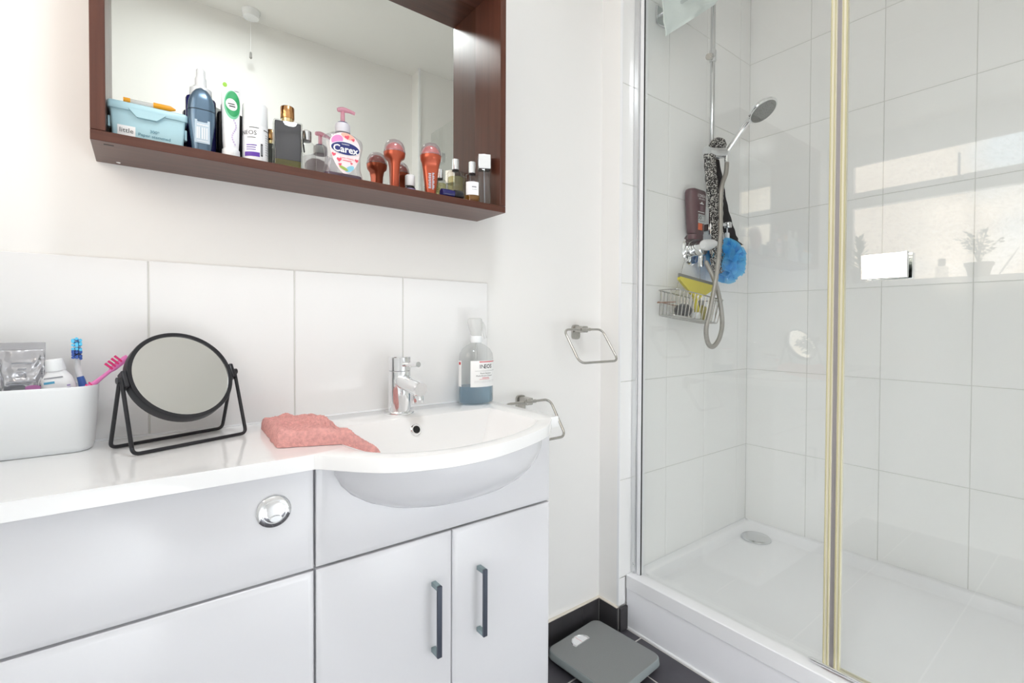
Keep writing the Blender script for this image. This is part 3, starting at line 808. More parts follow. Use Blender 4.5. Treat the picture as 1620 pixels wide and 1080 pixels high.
# ------------------------------------------------------------------ things on the mirror shelf
# cotton bud box
t = thing('cotton_bud_box', 'pale blue lidded plastic box at the left end of the mirror shelf', 'box', (.0125, -.0800, SHZ))
M['paleblue'] = mat('pale_blue_plastic', rgb(176, 212, 222), .35)
ob('box_body', rloft([(0, .106, .070, .004), (.046, .112, .074, .004), (.056, .114, .076, .004)], 3), M['paleblue'], t)
lid = rloft([(.0545, .119, .081, .005), (.056, .1205, .0825, .005), (.066, .1205, .0825, .005), (.0685, .117, .079, .005)], 3)
l = ob('lid', lid, M['paleblue'], t)
fl = MB(); pts = [(-.030, .0575), (-.018, .0440), (.012, .0440), (.026, .0575)]
fl.loft([[(x, y, z) for x, z in pts] for y in (-.0382, -.0432)])
ob('lid_flap', fl, M['paleblue'], l)
fb_ = lambda u, v: (u, -.0356 - .0030 * (v / .05), v)
ob('label', Print(lambda u, v: (u, fb_(u, v)[1] - .0001, v)).rect(-.046, -.020, .001, .0265), M['p_white'], t)
fp = lambda u, v: (u, fb_(u, v)[1] - .0005, v)
ob('print', Print(fp).text('little', .0115, -.033, .0175).text('ones', .0115, -.033, .0065), M['p_black'], t)
ob('print', Print(fp).text('300*', .0078, .0085, .0235).text('Paper stemmed', .0078, .0085, .0150), M['p_teal'], t)
for sx in (-1, 1): ob('clip', MB().box(sx * .0575 - .002, sx * .0575 + .002, -.030, -.018, .022, .042, .001), M['paleblue'], t)
t = thing('razor_stick', 'white stick with two amber ends lying on the pale blue box', 'stick', (.0115, -.1135, SHZ + .0692))
M['amber'] = mat('amber_plastic', rgb(232, 160, 30), .3)
ob('white_shaft', MB().tube([(-.032, 0, .0045), (.026, -.004, .0045)], .0040, 10), M['cloudy'], t)
ob('amber_end', MB().tube([(-.036, .0003, .0048), (-.026, -.0004, .0048)], .0046, 10), M['amber'], t)
ob('amber_end', MB().tube([(.008, -.003, .0052), (.034, -.0046, .0050), (.042, -.005, .0044)], [.0052, .0050, .0014], 10), M['amber'], t)

# navy pump-spray bottle behind the roll-on
t = thing('spray_bottle', 'dark navy bottle with a white spray nozzle behind the blue-grey roll-on', 'bottle', (.0990, -.062, SHZ))
M['navy'] = mat('navy_plastic', rgb(36, 36, 96), .2)
ob('body', rloft([(0, .050, .030, .012), (.003, .053, .033, .014), (.124, .053, .033, .014), (.1275, .050, .031, .013)], 6), M['navy'], t)
ob('collar', MB().lathe([(.0195, .1275), (.0200, .129), (.0195, .147), (.0150, .1500)], n=28, sy=.8), M['mwhite'], t)
ob('nozzle', MB().lathe([(.0105, .150), (.0105, .168), (.0085, .172), (.0080, .186), (.0070, .188)], n=22), M['mwhite'], t)

# blue-grey roll-on
t = thing('roll_on_deodorant', 'blue-grey domed roll-on deodorant between the box and the white tube', 'deodorant', (.0958, -.114, SHZ))
M['steelblue'] = mat('steel_blue_metallic', rgb(98, 122, 144), .25, .45)
ob('body', rloft([(0, .028, .020, .0095), (.003, .031, .022, .0105), (.030, .037, .026, .0125), (.060, .0455, .031, .015), (.079, .0465, .032, .0155), (.082, .0462, .0315, .0152)], 8), M['steelblue'], t)
rg = [(.0835, .0462, .0315, .0152), (.090, .0464, .0316, .0152), (.101, .0440, .031, .015), (.110, .0385, .028, .0135), (.118, .0305, .023, .0112), (.1245, .0205, .0165, .0080), (.1290, .0075, .007, .0033)]
ob('dome_cap', rloft(rg, 8), M['steelblue'], t, 60)
ob('cap_seam', rloft([(.0818, .0445, .030, .0145), (.0838, .0445, .030, .0145)], 8), M['dark'], t)
lb = Print(lambda u, v: (u, -.0118 - .0025 * min(1, v / .06) - .0012, v))
lb.rect(-.0125, .0125, .018, .062)
M['palesilver'] = mat('pale_silver_print', rgb(188, 204, 216), .4)
l = ob('label', lb, M['palesilver'], t)
pr = Print(lambda u, v: (u, -.0118 - .0025 * min(1, v / .06) - .0018, v))
for k, u in enumerate((-.0095, -.0065, -.0010, .0025, .0065)): pr.rect(u, u + .0018, .026, .048)
pr.rect(-.009, .010, .052, .0535).rect(-.009, .010, .0215, .0225)
ob('print', pr, M['p_white'], l)

# black bottle behind the tube
t = thing('black_bottle', 'plain black bottle mostly hidden behind the white and green tube', 'bottle', (.1520, -.058, SHZ))
ob('body', rloft([(0, .046, .028, .008), (.002, .050, .032, .010), (.106, .050, .032, .010), (.110, .046, .028, .008)], 5), M['blackplastic'], t)
ob('cap', rloft([(.110, .034, .024, .008), (.128, .034, .024, .008), (.130, .030, .020, .007)], 5), M['blackplastic'], t)

# white tube with green oval
t = thing('cream_tube', 'white squeeze tube with a green oval standing on its cap', 'tube', (.1465, -.1110, SHZ))
b, c, cap = squeeze_tube(.0345, .158, .030, .0166, .021, .010, .0065)
ob('tube_body', b, M['wplastic'], t); ob('crimp', c, M['wplastic'], t); ob('cap', cap, M['mwhite'], t)
def tube_face(off):
    def fn(u, v):
        s = max(0, min(1, (v - .021) / .137)); a = .01725 * (.86 + .14 * s); b = .015 * (1 - s) ** .8 + .0012
        q = max(-.98, min(.98, u / a)); return (u, -b * math.sqrt(1 - q * q) - off, v)
    return fn
M['green'] = text_mat('green', rgb(46, 160, 98)); M['lime'] = text_mat('lime', rgb(150, 205, 70)); M['palegreen'] = text_mat('pale_green', rgb(120, 200, 160))
ob('print', Print(tube_face(.0005)).ellipse(.002, .110, .0145, .030, 32), M['palegreen'], t)
ob('print', Print(tube_face(.0009)).ellipse(.003, .112, .0132, .0265, 32), M['green'], t)
ob('print', Print(tube_face(.0013)).ellipse(.0005, .110, .0100, .0125, 28, .3), M['p_white'], t)
pr = Print(tube_face(.0017)); pr.rect(-.006, .006, .110, .112).rect(-.004, .007, .105, .1075); ob('print', pr, M['p_black'], t)
ob('print', Print(tube_face(.0005)).ellipse(-.0105, .1495, .004, .005), M['lime'], t)
pr = Print(tube_face(.0005))
for k in range(12):
    pr.ellipse(.004 + .004 * math.sin(k * .6), .078 - .0045 * k, .0016, .0022, 8)
ob('print', pr, text_mat('pale_violet', rgb(200, 185, 215)), t)
ob('print', Print(tube_face(.0005)).rect(.006, .014, .140, .1415), M['p_grey'], t)

# white jar with purple print
t = thing('deodorant_stick', 'white cylindrical deodorant with a purple label block', 'deodorant', (.1920, -.1050, SHZ))
r = .0243
ob('body', MB().lathe([(.0225, 0), (r, .002), (r, .078)], n=40), M['wplastic'], t)
ob('cap', MB().lathe([(r - .0008, .078), (r - .0003, .079), (r - .0006, .1215), (r - .002, .1245), (r - .006, .1258)], n=40), M['mwhite'], t)
fn = on_oval(r, r, .0004, math.radians(-88)); fn2 = on_oval(r, r, .0008, math.radians(-88))
M['purple'] = text_mat('purple', rgb(92, 52, 160))
ob('print', Print(fn).text('INEOS', .0125, -.0195, .0600).rect(-.016, .002, .0705, .0718).rect(-.020, -.004, .0500, .0512), M['p_black'], t)
ob('print', Print(fn).rect(-.026, .0035, .0120, .0210, 10), M['purple'], t)
ob('print', Print(fn).rect(-.022, -.002, .034, .0360).rect(-.022, -.004, .0295, .0312).rect(-.022, -.004, .0250, .0265), M['purple'], t)
ob('print', Print(fn).rect(.0055, .0098, .0140, .0400, 2), M['p_black'], t)
ob('print', Print(fn2).rect(.0068, .0085, .0170, .0370, 2), M['p_grey'], t)
pr = Print(fn)
for k in range(9): pr.rect(.0160, .0330, .020 + k * .0050, .0212 + k * .0050, 4)
ob('print', pr, M['p_grey'], t)
ob('print', Print(fn).rect(.0120, .0300, .0690, .0708, 4), M['p_black'], t)

# perfume bottle, black body, gold cap
t = thing('perfume_bottle', 'smoky black square perfume bottle with a copper-gold cap', 'perfume', (.2565, -.1000, SHZ), math.radians(-6))
M['smoke'] = glass('smoky_glass', (0.10, 0.10, 0.11, 1), f0=0.06, body=rgb(40, 40, 46), bodyfac=0.85)
M['gold'] = mat('copper_gold', (0.62, 0.33, 0.14, 1), .18, 1.0)
ob('glass_body', rloft([(0, .056, .034, .004), (.002, .058, .036, .005), (.104, .058, .036, .005), (.1065, .055, .033, .004)], 4), M['clear'], t)
M['olive'] = glass('olive_perfume', (0.55, 0.52, 0.22, 1), f0=.02, body=rgb(150, 145, 80), bodyfac=.5)
ob('perfume', rloft([(.008, .052, .030, .004), (.022, .052, .030, .004)], 4), M['olive'], t)
ob('smoked_insert', rloft([(.0222, .0525, .0305, .004), (.104, .0525, .0305, .004)], 4), mat('smoky_grey', rgb(58, 58, 63), .12), t)
ob('collar', MB().lathe([(.0125, .1065), (.0125, .115)], n=28), mat('pale_gold', (.8, .62, .33, 1), .2, 1.0), t)
ob('cap', MB().lathe([(.0138, .115), (.0142, .116), (.0142, .139), (.0132, .1405)], n=28), M['gold'], t)
# clear flask behind it
t = thing('perfume_bottle', 'clear round-shouldered scent bottle with a silver cap and black ribbon behind the black one', 'perfume', (.3060, -.060, SHZ))
ob('glass_body', rloft([(0, .038, .026, .008), (.002, .042, .030, .010), (.070, .042, .030, .010), (.082, .036, .028, .010), (.090, .020, .018, .008)], 5), M['clear'], t)
ob('perfume', rloft([(.006, .036, .024, .008), (.018, .036, .024, .008)], 5), M['olive'], t)
ob('cap', MB().lathe([(.0105, .090), (.0115, .091), (.0115, .112), (.010, .1135)], n=22), M['softchrome'], t)
ob('ribbon', MB().tube(smooth_path([(-.004, -.012, .092), (-.008, -.015, .108), (-.012, -.016, .094), (-.010, -.0165, .070), (-.0085, -.0165, .058)], 5), .0022, 6, ry=.0008), M['blackplastic'], t)

# hand wash pump
t = thing('hand_wash_bottle', 'clear pump bottle of hand wash with a navy oval on its flowery label', 'bottle', (.3745, -.1080, SHZ), math.radians(-2))
M['washp'] = glass('clear_wash_plastic', (0.94, 0.935, 0.95, 1), f0=0.05, body=rgb(225, 215, 228), bodyfac=0.10)
lv = [(0, .086, .036, .016), (.003, .091, .040, .018), (.012, .090, .040, .018), (.030, .080, .038, .017), (.055, .080, .037, .017), (.080, .090, .038, .017), (.090, .091, .037, .017), (.097, .086, .035, .016), (.104, .062, .030, .014), (.108, .034, .027, .0125), (.113, .028, .026, .0125)]
ob('body', rloft(lv, 8), M['washp'], t)
M['plum'] = glass('plum_soap', (0.30, 0.14, 0.28, 1), f0=.02, body=rgb(92, 50, 82), bodyfac=.8)
ob('soap', rloft([(.003, .084, .034, .015), (.008, .086, .036, .016), (.0125, .085, .036, .016)], 8), M['plum'], t)
ob('collar', MB().lathe([(.0165, .110), (.0172, .112), (.0172, .127), (.0155, .131)], n=28), mat('lilac_grey', rgb(205, 204, 212), .35), t)
ob('collar_band', MB().lathe([(.0112, .131), (.0112, .1345), (.010, .135)], n=24), M['navy'], t)
M['pinkclear'] = glass('clear_pink_plastic', (0.96, 0.76, 0.82, 1), f0=.05, body=rgb(236, 176, 196), bodyfac=.45)
ob('pump_stem', MB().lathe([(.0052, .135), (.0048, .160)], n=16), M['pinkclear'], t)
ob('pump_head', MB().tube(smooth_path([(-.012, 0, .1625), (0, -.001, .1648), (.014, -.003, .1640), (.027, -.005, .1605)], 4), [.0042, .0052, .0056, .006, .0062, .006, .0055, .005, .0046, .0042, .0040, .0038, .0036], 10), M['pinkclear'], t)
def cx_front(off):
    def fn(u, v):
        w = .040 if v > .07 or v < .02 else .040
        q = max(-1, min(1, u / .046)); return (u, -(.0203 - .004 * q * q) - off, v)
    return fn
lab = [(-.0345, .074), (-.031, .090), (-.018, .1015), (0, .1055), (.018, .1005), (.031, .087), (.0345, .072), (.031, .050), (.022, .028), (.008, .014), (-.006, .013), (-.020, .028), (-.030, .050)]
M['blush'] = text_mat('blush', rgb(244, 226, 228)); M['rose'] = text_mat('rose', rgb(226, 86, 108)); M['peach'] = text_mat('peach', rgb(240, 178, 160))
M['orchid'] = text_mat('orchid', rgb(222, 140, 196)); M['aqua'] = text_mat('aqua', rgb(140, 200, 222)); M['meadow'] = text_mat('meadow', rgb(160, 185, 90))
l = ob('label', Print(cx_front(.0004)).poly([tuple(p)[:2] for p in smooth_path([(x, y, 0) for x, y in lab], 3, True)]), M['blush'], t)
ob('label_print', Print(cx_front(.0008)).ellipse(-.018, .086, .014, .010, 20, .6), M['orchid'], l)
ob('label_print', Print(cx_front(.0008)).ellipse(.006, .098, .016, .0065, 20, -.2), M['peach'], l)
ob('label_print', Print(cx_front(.0008)).ellipse(.010, .024, .012, .006, 20, .6), M['aqua'], l)
ob('label_print', Print(cx_front(.0012)).ellipse(-.004, .0235, .011, .0035, 20, -.4), M['meadow'], l)
pr = Print(cx_front(.0014))
for u, v, rr in ((.004, .0955, .0055), (.018, .092, .0040), (-.026, .052, .0045), (-.014, .042, .0055), (.026, .046, .0045), (-.012, .031, .0038), (.014, .037, .0028)): ob('label_print', Print(cx_front(.0014)).heart(u, v, rr, random.uniform(-.4, .4)), M['rose'], l)
pr.text('Love Hearts', .0062, .004, .0475).rect(-.006, .014, .0410, .0425)
ob('label_print', pr, M['rose'], l)
ob('label_print', Print(cx_front(.0012)).ellipse(.0005, .0690, .0335, .0155, 40), M['p_white'], l)
ob('label_print', Print(cx_front(.0016)).ellipse(.0005, .0690, .0320, .0142, 40), M['p_navy'], l)
ob('label_print', Print(cx_front(.0020)).text('Carex', .0225, .0005, .0665, bold=.0005).text('cussons', .0056, 0, .0785), M['p_white'], l)

# copper roll-ons
M['copper'] = mat('copper_metallic', rgb(184, 88, 62), .28, .5)
M['ball'] = mat('salmon_ball', rgb(222, 120, 115), .3)
M['domeclear'] = glass('smoky_clear_dome', (0.86, 0.83, 0.85, 1), f0=.06, body=rgb(205, 196, 202), bodyfac=.22)
def copper_rollon(loc, rz, label):
    t = thing('roll_on_deodorant', label, 'deodorant', loc, rz, 'copper roll-on deodorants')
    ob('body', rloft([(0, .024, .019, .009), (.002, .026, .0205, .0098), (.040, .0345, .022, .0105), (.070, .0415, .023, .011), (.084, .046, .029, .0140), (.0915, .052, .050, .0248), (.098, .0545, .054, .0268), (.104, .0545, .0545, .0270)], 8), M['copper'], t, 50)
    ob('ball', MB().lathe([(.0235, .104), (.0230, .112), (.0195, .121), (.012, .1275), (.002, .130)], n=32, cap1=True), M['ball'], t, 60)
    ob('clear_dome', MB().lathe([(.0268, .1035), (.0272, .105), (.0270, .110), (.0255, .119), (.0215, .128), (.0150, .1345), (.0075, .1375), (.001, .1382)], n=36, cap0=False), M['domeclear'], t, 60)
    ob('dome_rim', MB().lathe([(.0270, .1030), (.0280, .1035), (.0280, .106), (.0272, .1065)], n=36, cap0=False, cap1=False), M['domeclear'], t)
    return t
def rollon_print(t, ang, scale):
    fn = lambda u, v: (.0, 0, 0)
    pr = Print(lambda u, v: (u, -.0116 - .00002 * v, v))
    for k in range(9):
        pr.rect(-.009 + .001 * (k % 2), -.002, .018 + k * .0045, .0205 + k * .0045, 1)
    for k in range(11):
        pr.rect(.001, .0065 - .002 * (k % 3 == 0), .016 + k * .004, .0185 + k * .004, 1)
    ob('print', pr, M['palesilver'], t)
t = copper_rollon((.5165, -.0770, SHZ), math.radians(78), 'copper roll-on deodorant seen edge-on, beside the pump bottle')
t2 = copper_rollon((.6010, -.1130, SHZ), math.radians(-12), 'copper roll-on deodorant seen broad-side, left of the little perfumes')
rollon_print(t, 0, 1); rollon_print(t2, 0, 1)

# small purple bottle
t = thing('varnish_bottle', 'tiny dark bottle with a white cap between the copper roll-ons', 'bottle', (.5630, -.0700, SHZ))
ob('body', MB().lathe([(.0125, 0), (.0142, .002), (.0142, .024), (.0105, .029)], n=24), M['blackplastic'], t)
ob('label', Print(on_oval(.0142, .0142, .0005)).rect(-.016, .016, .003, .021, 12), M['lilac'], t)
ob('print', Print(on_oval(.0142, .0142, .0009)).rect(-.006, .003, .012, .018, 4).rect(-.006, .008, .006, .008, 4), M['purple'], t)
ob('cap', MB().lathe([(.0125, .029), (.0130, .030), (.0128, .0555), (.0110, .0575)], n=24), M['mwhite'], t)

# little perfumes
def vial(loc, label, w, h, caph, liquid, level, lab):
    t = thing('perfume_bottle', label, 'perfume', loc, 0, 'little spray perfumes at the right end')
    ob('glass_body', MB().lathe([(w * .42, 0), (w * .5, .002), (w * .5, h - .006), (w * .40, h - .001), (w * .2, h)], n=28), M['clear'], t)
    if liquid: ob('perfume', MB().lathe([(w * .38, .005), (w * .455, .007), (w * .455, level)], n=28), liquid, t)
    ob('cap', MB().lathe([(w * .195, h + .0035), (w * .22, h + .004), (w * .22, h + caph), (w * .19, h + caph + .001)], n=22), M['softchrome'], t)
    ob('collar', MB().lathe([(w * .21, h), (w * .21, h + .004)], n=22), M['blackplastic'], t)
    if lab:
        ob('label', Print(on_oval(w / 2, w / 2, .0006, math.radians(-120))).rect(-.019, .019, lab[0], lab[1], 14), M['p_white'], t)
        ob('print', Print(on_oval(w / 2, w / 2, .0010, math.radians(-108))).rect(-.006, .006, lab[1] - .016, lab[1] - .0125, 4).rect(-.006, .007, lab[1] - .0215, lab[1] - .0205, 4), M['p_grey'], t)
    return t
M['paleyel'] = glass('pale_yellow_scent', (0.90, 0.88, 0.68, 1), f0=.02, body=rgb(224, 222, 170), bodyfac=.12)
M['ambersc'] = glass('amber_scent', (0.86, 0.62, 0.20, 1), f0=.02, body=rgb(214, 158, 60), bodyfac=.35)
vial((.6935, -.0840, SHZ), 'clear unlabelled round perfume with a silver cap standing behind the amber one', .046, .0900, .032, M['paleyel'], .072, None)
vial((.7235, -.1220, SHZ), 'perfume with amber liquid and a white label in front of the clear one', .0435, .0770, .034, M['ambersc'], .020, (.0175, .0530))
vial((.6650, -.0480, SHZ), 'small pale perfume with a silver cap half hidden behind the broad-side roll-on', .036, .070, .028, M['paleyel'], .058, None)
t = thing('perfume_bottle', 'tall square clear perfume with a big block silver cap against the wooden side', 'perfume', (.7745, -.1050, SHZ), math.radians(-28))
ob('glass_body', rloft([(0, .031, .031, .003), (.002, .033, .033, .004), (.101, .033, .033, .004), (.104, .030, .030, .003)], 3), M['clear'], t)

ob('cap', MB().box(-.0172, .0172, -.0172, .0172, .104, .1440, .0012), M['softchrome'], t)
ob('spray_tube', MB().tube([(0, 0, .104), (.002, 0, .01)], .0016, 8), M['p_grey'], t)
t = thing('lip_balm', 'small navy and black capped stick lying in front of the amber perfume', 'cosmetic', (.652, -.1320, SHZ))
ob('stick', MB().lathe([(.0095, -.030), (.0105, -.028), (.0105, .006), (.009, .007)], (0, 0, .0106), 20, 'x'), M['navy'], t)
ob('cap', MB().lathe([(.010, .007), (.0118, .009), (.0118, .030), (.010, .033)], (0, 0, .0119), 20, 'x'), M['blackplastic'], t)

# ------------------------------------------------------------------ towel rings
def towel_ring(loc, label):
    t = thing('towel_ring', label, 'towel ring', loc, 0, 'towel rings on the wall')
    pl = [[(x, y, z) for x, z in rrect(.036, .052, .012, 6)] for y in (0, -.009)]
    ob('wall_plate', MB().loft(pl), M['nickel'], t)
    ob('mount_arm', MB().box(-.013, .013, -.054, -.008, -.001, .022, .003), M['nickel'], t)
    ob('clamp_sleeve', MB().tube([(-.022, -.050, .010), (.026, -.050, .010)], .0062, 14), M['nickel'], t)
    pts = fillet([(-.103, -.050, .010), (.088, -.050, .010), (.090, -.126, -.100), (-.101, -.126, -.100)], .026, 7, True)
    ob('ring', MB().tube(pts, .0042, 12, True), M['nickel'], t)
    return t
towel_ring((1.243, -.001, 1.098), 'upper empty towel ring beside the shower wall')
towel_ring((.990, -.001, .8660), 'lower empty towel ring half hidden by the basin corner')

# ------------------------------------------------------------------ bathroom scales
t = thing('bathroom_scales', 'grey square bathroom scales with a dial window on the floor', 'scales', (1.202, -.184, .0022), math.radians(4.0))
M['scalegrey'] = mat('grey_scale_mat', rgb(134, 136, 136), .45, bump=(500, .3)); M['scaleedge'] = mat('grey_scale_edge', rgb(138, 146, 146), .4)
ob('base', rloft([(.006, .240, .250, .028), (.012, .252, .264, .032), (.020, .256, .268, .034)], 6), M['blackplastic'], t)
ob('platform', rloft([(.018, .262, .276, .030), (.021, .266, .280, .032), (.038, .262, .276, .030), (.0415, .256, .270, .028)], 6), M['scaleedge'], t)
ob('rubber_mat', rloft([(.0412, .254, .268, .027), (.0424, .252, .266, .026)], 6), M['scalegrey'], t)
def arch(z, s): # D-shaped window outline
    pts = [(-.030 * s, .012 * s)] + [(.032 * s * math.cos(a), -.012 * s + .024 * s * 0 - .020 * s * math.sin(a)) for a in [PI - PI * k / 12 for k in range(13)]] + [(.030 * s, .012 * s)]
    return [(x + .0, -(y) + .092 - .0, z) for x, y in pts]
def arch2(z, s):
    top = [(x * s, y * s) for x, y in [(-.032, -.016), (.032, -.016), (.034, -.004), (.028, .008), (.016, .018), (0, .0215), (-.016, .018), (-.028, .008), (-.034, -.004)]]
    return [(x - .012, y + .094, z) for x, y in top]
d = ob('dial_window', MB().loft([arch2(.0424, 1.12), arch2(.0440, 1.08), arch2(.0440, .94), arch2(.0429, .92)], True, False), M['softchrome'], t)
ob('dial_card', MB().loft([arch2(.0426, .92), arch2(.0431, .90)]), M['wplastic'], d)
ob('dial_needle', MB().box(-.013, -.0122, .082, .112, .0431, .0434), M['p_red'], d)
for sx in (-1, 1):
    for sy in (-1, 1): ob('foot', MB().lathe([(.012, 0), (.012, .0062)], (sx * .095, sy * .10, 0), 16), M['blackplastic'], t)

# ------------------------------------------------------------------ shower tray
t = thing('shower_tray', 'white shower tray with a raised front plinth and round waste', 'shower tray', (1.86, -.82, 0))
TX0, TX1, TY0, TY1 = 1.4205, SH_X - .0005, -1.548, SH_Y - .0005
def rr(i, z, ex=0.0, r=.0):
    x0, x1, y0, y1 = TX0 + i + ex, TX1 - i, TY0 + i, TY1 - i
    if r <= 0: r = .002
    w_, d_ = x1 - x0, y1 - y0
    return [((x0 + x1) / 2 + x, (y0 + y1) / 2 + y, z) for x, y in rrect(w_, d_, r, 5)]
ob('tray', rel(MB().loft([rr(0, .150), rr(0, .1975), rr(.0025, .2), rr(.030, .2, .028, .02), rr(.034, .1975, .028, .025), rr(.048, .170, .028, .04), rr(.060, .1655, .026, .05)]), t), M['acrylic'], t, 40)
ob('plinth_panel', rel(MB().box(TX0 + .004, TX0 + .02, TY0, TY1, .003, .1475, .001, 1), t), M['bathpanel'], t)
ob('plinth_seal', rel(MB().tube([(TX0 + .003, TY1, .004), (TX0 + .003, TY0, .004)], .005, 8), t), M['acrylic'], t)
dr = ob('waste_cover', rel(MB().lathe([(.058, .1645), (.062, .167), (.062, .172), (.056, .1775), (.03, .1795), (.001, .180)], (2.185, -.2065, 0), 44), t), M['softchrome'], t)
dr['label'] = 'chrome round waste cover'

# ------------------------------------------------------------------ shower screen
SX = 1.4655; ST = 2.33
t = thing('shower_screen', 'frameless glass shower screen with yellowed seals and a chrome block handle', 'shower screen', (SX, -.76, .2005))
def scr(name, mb, mtl, parent=None, **k): return ob(name, rel(mb, t), mtl, parent or t, **k)
p = scr('wall_profile', MB().box(SX - .020, SX + .016, -.118, SH_Y - .0005, .2005, ST, .002), M['alu'])
scr('profile_strip', MB().box(SX - .014, SX + .012, -.134, -.1185, .2005, ST, .002), M['wplastic'], p)
scr('profile_gasket', MB().box(SX - .0105, SX - .0055, -.1362, -.1345, .2005, ST), M['dark'], p)
scr('profile_screw', MB().lathe([(.004, 0), (.004, .002)], (SX - .020, -.107, .235), 12, 'x', M=Matrix.Rotation(PI, 4, 'Z')), M['softchrome'], p)
fx_ = scr('fixed_pane', MB().box(SX - .004, SX + .004, -.746, -.1345, .203, ST), M['screen'])
do = scr('door_pane', MB().box(SX - .004, SX + .004, -1.44, -.763, .214, ST), M['screen'])
en = scr('end_pane', MB().box(SX - .004, SX + .004, -1.548, -1.446, .203, ST), M['screen'])
for y0, y1, par in ((-.7500, -.7365, fx_), (-.7735, -.7600, do)):
    s = scr('edge_seal', MB().box(SX - .009, SX + .009, y0, y1, .204, ST, .003), M['seal'], par)
    yc = (y0 + y1) / 2
for yy, par in ((-.7375, fx_), (-.7725, do), (-.7640, do), (-.7462, fx_)):
    scr('seal_line', MB().tube([(SX - .0085, yy, .206), (SX - .0085, yy, ST)], .0021, 8), M['seal_dark'], par)
scr('centre_gasket', MB().box(SX - .004, SX + .006, -.7600, -.7500, .204, ST), M['gap'], fx_)
hd = scr('handle', MB().box(SX - .030, SX - .018, -.9100, -.8160, 1.2400, 1.3025, .0015), M['chrome'], do)
scr('handle_spacer', MB().lathe([(.010, -.018), (.010, .018)], (SX, -.863, 1.271), 20, 'x'), M['chrome'], hd)
scr('inner_handle', MB().box(SX + .016, SX + .028, -.9100, -.8160, 1.2400, 1.3025, .0015), M['chrome'], hd)
br = MB().tube([(SX - .010, -.700, .2085), (SX - .010, -.708, .2085), (SX - .010, -1.44, .2085)], [.002, .0058, .0058], 12)
scr('bottom_rail', br, M['chrome'], do)
scr('drip_seal', MB().box(SX - .004, SX + .008, -1.44, -.765, .2015, .214), M['seal'], do)
scr('rust_stain', MB().box(SX - .0095, SX + .004, -.790, -.732, .2008, .2068, .003), M['rust'], do)
for z in (.42, 2.14):
    h = scr('hinge', MB().box(SX - .014, SX + .014, -1.49, -1.396, z - .03, z + .03, .003), M['chrome'], do)

# ------------------------------------------------------------------ shower fittings
PX, PY = 1.877, -.155
t = thing('shower_rail', 'chrome riser rail with sliding bracket on the tiled shower wall', 'shower rail', (PX, SH_Y, 1.50))
ob('rail_pole', rel(MB().tube([(PX, PY, 1.50), (PX, PY, 2.56)], .0098, 20), t), M['rail'], t)
ob('lower_bracket', rel(MB().box(PX - .012, PX + .012, PY, SH_Y - .0003, 1.515, 1.545, .004), t), M['softchrome'], t)
ob('upper_bracket', rel(MB().box(PX - .012, PX + .012, PY, SH_Y - .0003, 2.52, 2.555, .004), t), M['softchrome'], t)
k = MB().lathe([(.0125, -.022), (.0140, -.018), (.0140, .022), (.0125, .026)], (PX, PY, 2.232), 24)
k = ob('slide_collar', rel(k, t), M['softchrome'], t)
ob('collar_knob', rel(MB().tube([(PX - .012, PY - .004, 2.232), (PX - .030, PY - .010, 2.221), (PX - .068, PY - .022, 2.200)], [.006, .0115, .0125], 16), t), M['nickel'], k)
hb = MB().tube([(PX - .058, PY - .012, 1.828), (PX - .030, PY - .012, 1.829), (PX + .014, PY - .030, 1.832), (PX + .030, PY - .046, 1.832), (PX + .036, PY - .052, 1.832)], [.020, .0225, .0225, .020, .012], 20)
ob('handset_holder', rel(hb, t), M['softchrome'], t)
kb = MB().tube([(PX + .010, PY - .002, 1.5505), (PX + .10, PY - .012, 1.5505)], .007, 12); kb.lathe([(.013, -.012), (.0155, -.008), (.0155, .008), (.013, .012)], (PX + .108, PY - .014, 1.5505), 18)
ob('hook_knob', rel(kb, t), M['softchrome'], t)
# handset
t = thing('shower_handset', 'chrome hand shower with a grey spray face held on the riser rail', 'shower head', (1.905, -.207, 1.79))
hp = smooth_path([(1.905, -.205, 1.792), (1.904, -.209, 1.832), (1.902, -.247, 1.880), (1.901, -.284, 1.919), (1.900, -.306, 1.934)], 6)
nh = len(hp)
ob('handset_handle', rel(MB().tube(hp, [.0095 + .0045 * (i / (nh - 1)) ** 3 for i in range(nh)], 18), t), M['chrome'], t)
hc = Vector((1.900, -.348, 1.953)); ax = Vector((.03, -.080, -.90)).normalized()
nrm = Vector((-.03, -.55, -.83)).normalized()
q = Vector((0, 0, 1)).rotation_difference(nrm).to_matrix().to_4x4()
ob('spray_head', rel(MB().lathe([(.010, -.020), (.030, -.017), (.050, -.008), (.0565, .000), (.0565, .005), (.054, .008), (.050, .0085)], hc, 40, M=q), t), M['chrome'], t)
fc = ob('spray_face', rel(MB().lathe([(.050, .0080), (.048, .0100), (.020, .0108), (.001, .0110)], hc, 40, M=q), t), mat('grey_spray_face', rgb(128, 130, 128), .5, bump=(300, .5)), t)
nz = MB()
for rr_, cnt in ((.013, 8), (.026, 14), (.039, 20)):
    for kk in range(cnt):
        a = 2 * PI * kk / cnt
        nz.lathe([(.0017, .0095), (.0012, .0132)], hc + q.to_3x3() @ Vector((rr_ * math.cos(a), rr_ * math.sin(a), 0)), 6, M=q)
nz_o = ob('nozzles', rel(nz, t), M['pot_grey'], fc)
